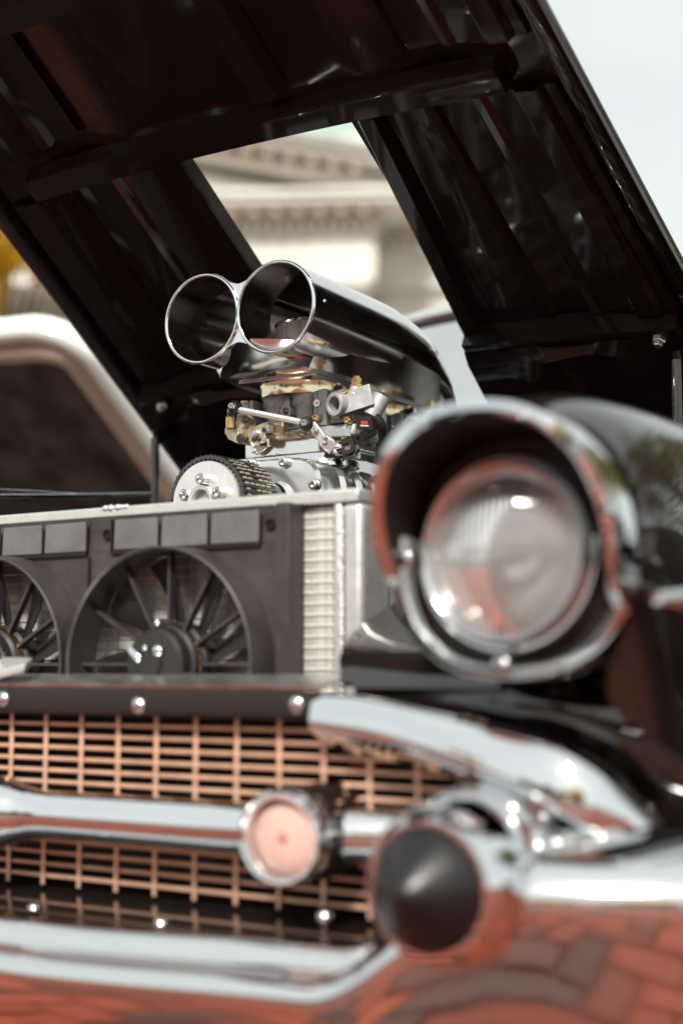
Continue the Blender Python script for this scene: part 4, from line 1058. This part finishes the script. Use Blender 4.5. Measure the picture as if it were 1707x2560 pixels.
# ------------------------------------------------------------------ fenders and nose
def fender(side):
    f = empty('fender', car)
    def S(p): return V(p) if side > 0 else V((-p[0], p[1], p[2]))
    # sections: from inner lip over the crown and down the flank
    sec = {
        .004: [(.622, .760), (.598, .800), (.588, .850), (.592, .905), (.622, .955), (.670, .980), (.725, .984), (.785, .965), (.823, .925), (.836, .870), (.834, .815), (.815, .765), (.790, .720)],
        .05: [(.610, .770), (.590, .810), (.578, .860), (.582, .912), (.614, .964), (.668, .990), (.728, .994), (.792, .976), (.834, .936), (.850, .878), (.850, .815), (.842, .745), (.826, .680)],
        .16: [(.600, .800), (.585, .840), (.572, .885), (.574, .925), (.604, .972), (.664, .998), (.730, 1.003), (.800, .988), (.846, .950), (.866, .890), (.872, .815), (.872, .730), (.866, .640)],
        .40: [(.590, .84), (.580, .87), (.570, .905), (.574, .94), (.604, .982), (.664, 1.004), (.732, 1.009), (.806, .997), (.858, .962), (.884, .900), (.895, .820), (.899, .730), (.896, .600)],
        .80: [(.590, .90), (.584, .93), (.580, .96), (.586, .985), (.614, 1.012), (.668, 1.024), (.738, 1.027), (.812, 1.014), (.868, .978), (.898, .915), (.912, .83), (.916, .73), (.915, .58)],
        1.35: [(.62, .96), (.615, .985), (.612, 1.01), (.62, 1.035), (.645, 1.052), (.69, 1.060), (.75, 1.060), (.82, 1.045), (.874, 1.005), (.905, .94), (.922, .84), (.928, .73), (.928, .50)],
        1.95: [(.62, .98), (.615, 1.0), (.612, 1.03), (.62, 1.05), (.645, 1.062), (.69, 1.068), (.75, 1.066), (.82, 1.05), (.874, 1.01), (.908, .95), (.925, .84), (.93, .73), (.93, .40)]}
    OUT = {.05: .008, .16: .019, .40: .032, .80: .028, 1.35: .012}
    rows = [[S((x-OUT.get(y, 0)*smooth(.74, .82, x), y, z+(.014*smooth(.86, .96, z) if .02 < y < .9 else 0))) for x, z in sec[y]] for y in sorted(sec)]
    part('panel', MB().loft(rows, False), 'paint', f, angle=180, subd=3)
    # inner apron and lip beside the engine
    rows = [[S((x+.004, y, z)) for x, z in ((sec[y][0][0], sec[y][0][1]), (sec[y][0][0]-.005, .76), (sec[y][0][0]-.03, .55))] for y in sorted(sec) if y > .3]
    part('apron', MB().loft(rows, False), 'black_satin', f, angle=60)
    # nose between headlight and grille: up-facing deck and front skirt
    dk = []
    for i in range(9):
        t = i/8; x = lerp(.40, .635, t); xf = lerp(.44, .66, t)
        dk.append([S((x, .36, .83+.05*t**2)), S((x, .27, .800+.03*t**2)), S((lerp(x, xf, .5), .17, .765+.012*t)), S((xf, .150-.04*t, .738)), S((xf, .140-.04*t, .722))])
    part('nose_deck', MB().loft(dk, False), 'paint', f, angle=60, subd=1)
    sk_ = []
    for i in range(21):
        t = i/20; x = lerp(.44, .865, t); y = .165-.065*smooth(0, .55, t)+.22*max(0, t-.62)**1.5
        zt = lerp(.735, .742, smooth(0, .5, t))+.10*smooth(.78, 1.0, t); zb = lerp(.690, .655, t)-.09*smooth(.6, 1, t)
        sk_.append([S((x, y+.02, zt)), S((x+.004, y+.004, lerp(zt, zb, .25))), S((x+.008, y, lerp(zt, zb, .55))), S((x+.01, y+.008, zb)), S((x+.012, y+.05, zb-.05)), S((x+.01, y+.09, zb-.14))])
    part('front_skirt', MB().loft(sk_, False), 'paint', f, angle=70, subd=1)
    sp = MB(); sp.tube([S((.853, -.01, .802)), S((.868, .03, .803)), S((.884, .16, .803)), S((.905, .5, .800)), S((.925, 1.2, .80)), S((.936, 1.9, .80))], .01, 10, radii=[.006, .0095, .011, .011, .011, .011])
    part('side_spear', sp, 'chrome', f, angle=60)
    part('inner_fender', MB().loft([[S((.56, y, .50)), S((.50, y, .70)), S((.535, y, .86)), S((.575, y, .90))] for y in (.36, .7, 1.25)], False), 'black_satin', f)
    return f
fR = fender(1); fL = fender(-1)
part('core_support', MB().box2((.395, .33, .62), (.565, .345, .80)), 'black_satin', car)
part('core_support', MB().box2((-.60, .33, .62), (-.53, .345, .96)), 'black_satin', car)
part('firewall', MB().box2((-.70, 1.30, .40), (.70, 1.33, 1.10)), 'black_satin', car)
# far fender lip seen over the radiator
part('hood_stop', MB().box2((-.585, .55, .955), (-.56, 1.05, 1.04)), 'black_satin', car)
part('lip_trim', MB().tube([P(-40, 1241, X=-.57), P(180, 1239, X=-.575), P(378, 1236, X=-.58)], .0035, 8), 'chrome_worn', car)
part('lip_trim', MB().tube([P(-40, 1224, X=-.60), P(100, 1231, X=-.60), P(190, 1237, X=-.60)], .003, 8), 'chrome_worn', car)

# ------------------------------------------------------------------ cowl, windscreen, roof, doors, wheels
part('cowl', MB().loft([[V((x, 1.28, 1.075-.02*(abs(x)/.8)**2)), V((x, 1.45, 1.11-.02*(abs(x)/.8)**2))] for x in [-.85+.17*k for k in range(11)]], False), 'paint', car, angle=60, solid=.01)
wsT = P(1060, 762, X=.10); wsT = V((0, 1.80, P(1060, 762, Y=1.80).z))
ZT = wsT.z; rows = []
def ws(u, t):                                   # u -1..1 across, t 0 bottom..1 top
    a = abs(u); x = u*lerp(.80, .66, t)
    y = lerp(1.44, 1.80, t)+.12*a**3; z = lerp(1.09, ZT-.030, t)-.03*a**3
    return V((x, y, z))
part('windscreen', MB().loft([[ws(lerp(-1, 1, j/24), i/8) for j in range(25)] for i in range(9)], False), 'glass', car, angle=80)
part('windscreen_trim', MB().tube([ws(lerp(-1, 1, j/24), 1.0)+V((0, -.004, .006)) for j in range(25)], .012, 10), 'chrome', car, angle=70)
part('windscreen_seal', MB().tube([ws(lerp(-1, 1, j/24), .975)+V((0, -.003, .0)) for j in range(25)], .006, 8), 'rubber', car, angle=70)
for s_ in (-1, 1): part('pillar', MB().tube([ws(s_*1.0, i/6)+V((s_*.008, .004, 0)) for i in range(7)], .018, 10), 'chrome', car, angle=70)
rf = []
for i in range(13):
    t = i/12; y = lerp(1.815, 3.05, t); zz = ZT-.012+.05*sin(pi*min(1, t*1.15+.05))
    rf.append([V((lerp(-.70, .70, j/16), y+.12*abs(lerp(-1, 1, j/16))**3*(1-t), zz-.07*abs(lerp(-1, 1, j/16))**3.2)) for j in range(17)])
part('roof', MB().loft(rf, False), 'roof_paint', car, angle=70, solid=.02)
for s_ in (-1, 1):
    part('rear_pillar', MB().loft([[V((s_*.68, 2.95, ZT-.05)), V((s_*.66, 3.15, ZT-.06))], [V((s_*.80, 3.25, 1.10)), V((s_*.78, 3.75, 1.10))]], False), 'paint', car, solid=.03)
    d = part('door', MB().loft([[V((s_*x, y, z)) for x, z in ((.84, 1.09), (.91, 1.03), (.93, .86), (.935, .70), (.92, .42))] for y in (1.96, 2.4, 3.1)], False), 'paint', car, angle=60, solid=.02)
    part('quarter_panel', MB().loft([[V((s_*x, y, z)) for x, z in ((.80, 1.09), (.90, 1.05), (.93, .88), (.935, .70), (.92, .42))] for y in (3.11, 3.9, 4.7)], False), 'paint', car, angle=60, solid=.02)
    for wy in (.83, 3.75):
        wl = part('wheel', MB().lathe([(.19, -.09), (.31, -.1), (.345, -.07), (.345, .07), (.31, .1), (.19, .1)], (s_*.76, wy, .345), (s_, 0, 0), 36), 'tyre', car, angle=40)
        part('rim', MB().lathe([(.19, .085), (.17, .07), (.09, .06), (.06, .09), (.0001, .095)], (s_*.76, wy, .345), (s_, 0, 0), 30), 'chrome', wl, angle=40)
part('trunk_lid', MB().box2((-.80, 3.76, .95), (.80, 4.7, 1.08)), 'paint', car, bevel=.04, seg=3)
part('floor_pan', MB().box2((-.70, 1.34, .30), (.70, 4.6, .34)), 'black_matte', car)
part('dashboard', MB().box2((-.78, 1.50, .92), (.78, 1.66, 1.07)), 'seat_vinyl', car, bevel=.03)
part('bench_seat', MB().box2((-.66, 2.35, .62), (.66, 2.50, 1.05)), 'seat_vinyl', car, bevel=.05, seg=3)

# ------------------------------------------------------------------ unseen cars added for their reflections in paint and chrome
def sedan(bx_, by_, label, paint):
    sd_ = thing('reflection_sedan', label, 'car', (bx_, by_, 0), 'unseen cars added for reflections')
    rows = []
    for y, w_, zl, zt in ((-2.2, .70, .35, .62), (-2.1, .80, .28, .72), (-1.5, .86, .26, .84), (-.9, .88, .26, .92), (.6, .88, .26, .94), (1.6, .87, .26, .96), (2.1, .80, .28, .92), (2.25, .72, .36, .80)):
        rows.append([V((bx_+a*w_, by_+y, z)) for a, z in ((-.96, zl), (-1, (zl+zt)/2), (-.95, zt-.06), (-.80, zt), (.80, zt), (.95, zt-.06), (1, (zl+zt)/2), (.96, zl))])
    part('body', MB().loft(rows, True, True), paint, sd_, angle=40)
    rows = [[V((bx_+a*w_, by_+y, z)) for a in (-1, -.9, .9, 1)] for y, w_, z in ((-1.0, .80, .92), (-.35, .64, 1.36), (.2, .62, 1.42), (.9, .62, 1.38), (1.55, .76, .95))]
    part('cabin', MB().loft(rows, False), 'window_dark', sd_, angle=40)
    part('roof', MB().loft([[V((bx_+a*.64, by_+y, z)) for a in (-1, -.6, .6, 1)] for y, z in ((-.36, 1.37), (.2, 1.43), (.92, 1.39))], False), paint, sd_, solid=.02)
    for s_ in (-1, 1):
        for wy in (-1.35, 1.35):
            wl = part('wheel', MB().lathe([(.2, -.09), (.30, -.1), (.32, -.07), (.32, .07), (.30, .1), (.2, .1)], (bx_+s_*.82, by_+wy, .32), (s_, 0, 0), 28), 'tyre', sd_)
            part('hubcap', MB().lathe([(.2, .09), (.1, .11), (.0001, .12)], (bx_+s_*.82, by_+wy, .32), (s_, 0, 0), 20), 'chrome', wl)
        part('headlight', MB().sphere((bx_+s_*.55, by_-2.18, .60), .1, 16, 10, (1, .4, .8)), 'chrome', sd_)
sedan(3.0, 2.9, 'unseen dark blue sedan added beside the black car to darken its fender reflection', 'sedan_paint')  # added out of view so the fender flank mirrors something dark
sedan(-4.5, -15.0, 'unseen white sedan added for reflections across the street by the green tree', 'sedan_white')
sedan(-9.0, -15.5, 'unseen black sedan added for reflections across the street by the long brick shop', 'sedan_paint')
sedan(4.5, -15.5, 'unseen red sedan added for reflections across the street by the round yellow tree', 'red_paint')
sedan(9.5, -17.0, 'unseen dark sedan added for reflections across the street by the tall brick shop', 'sedan_paint')
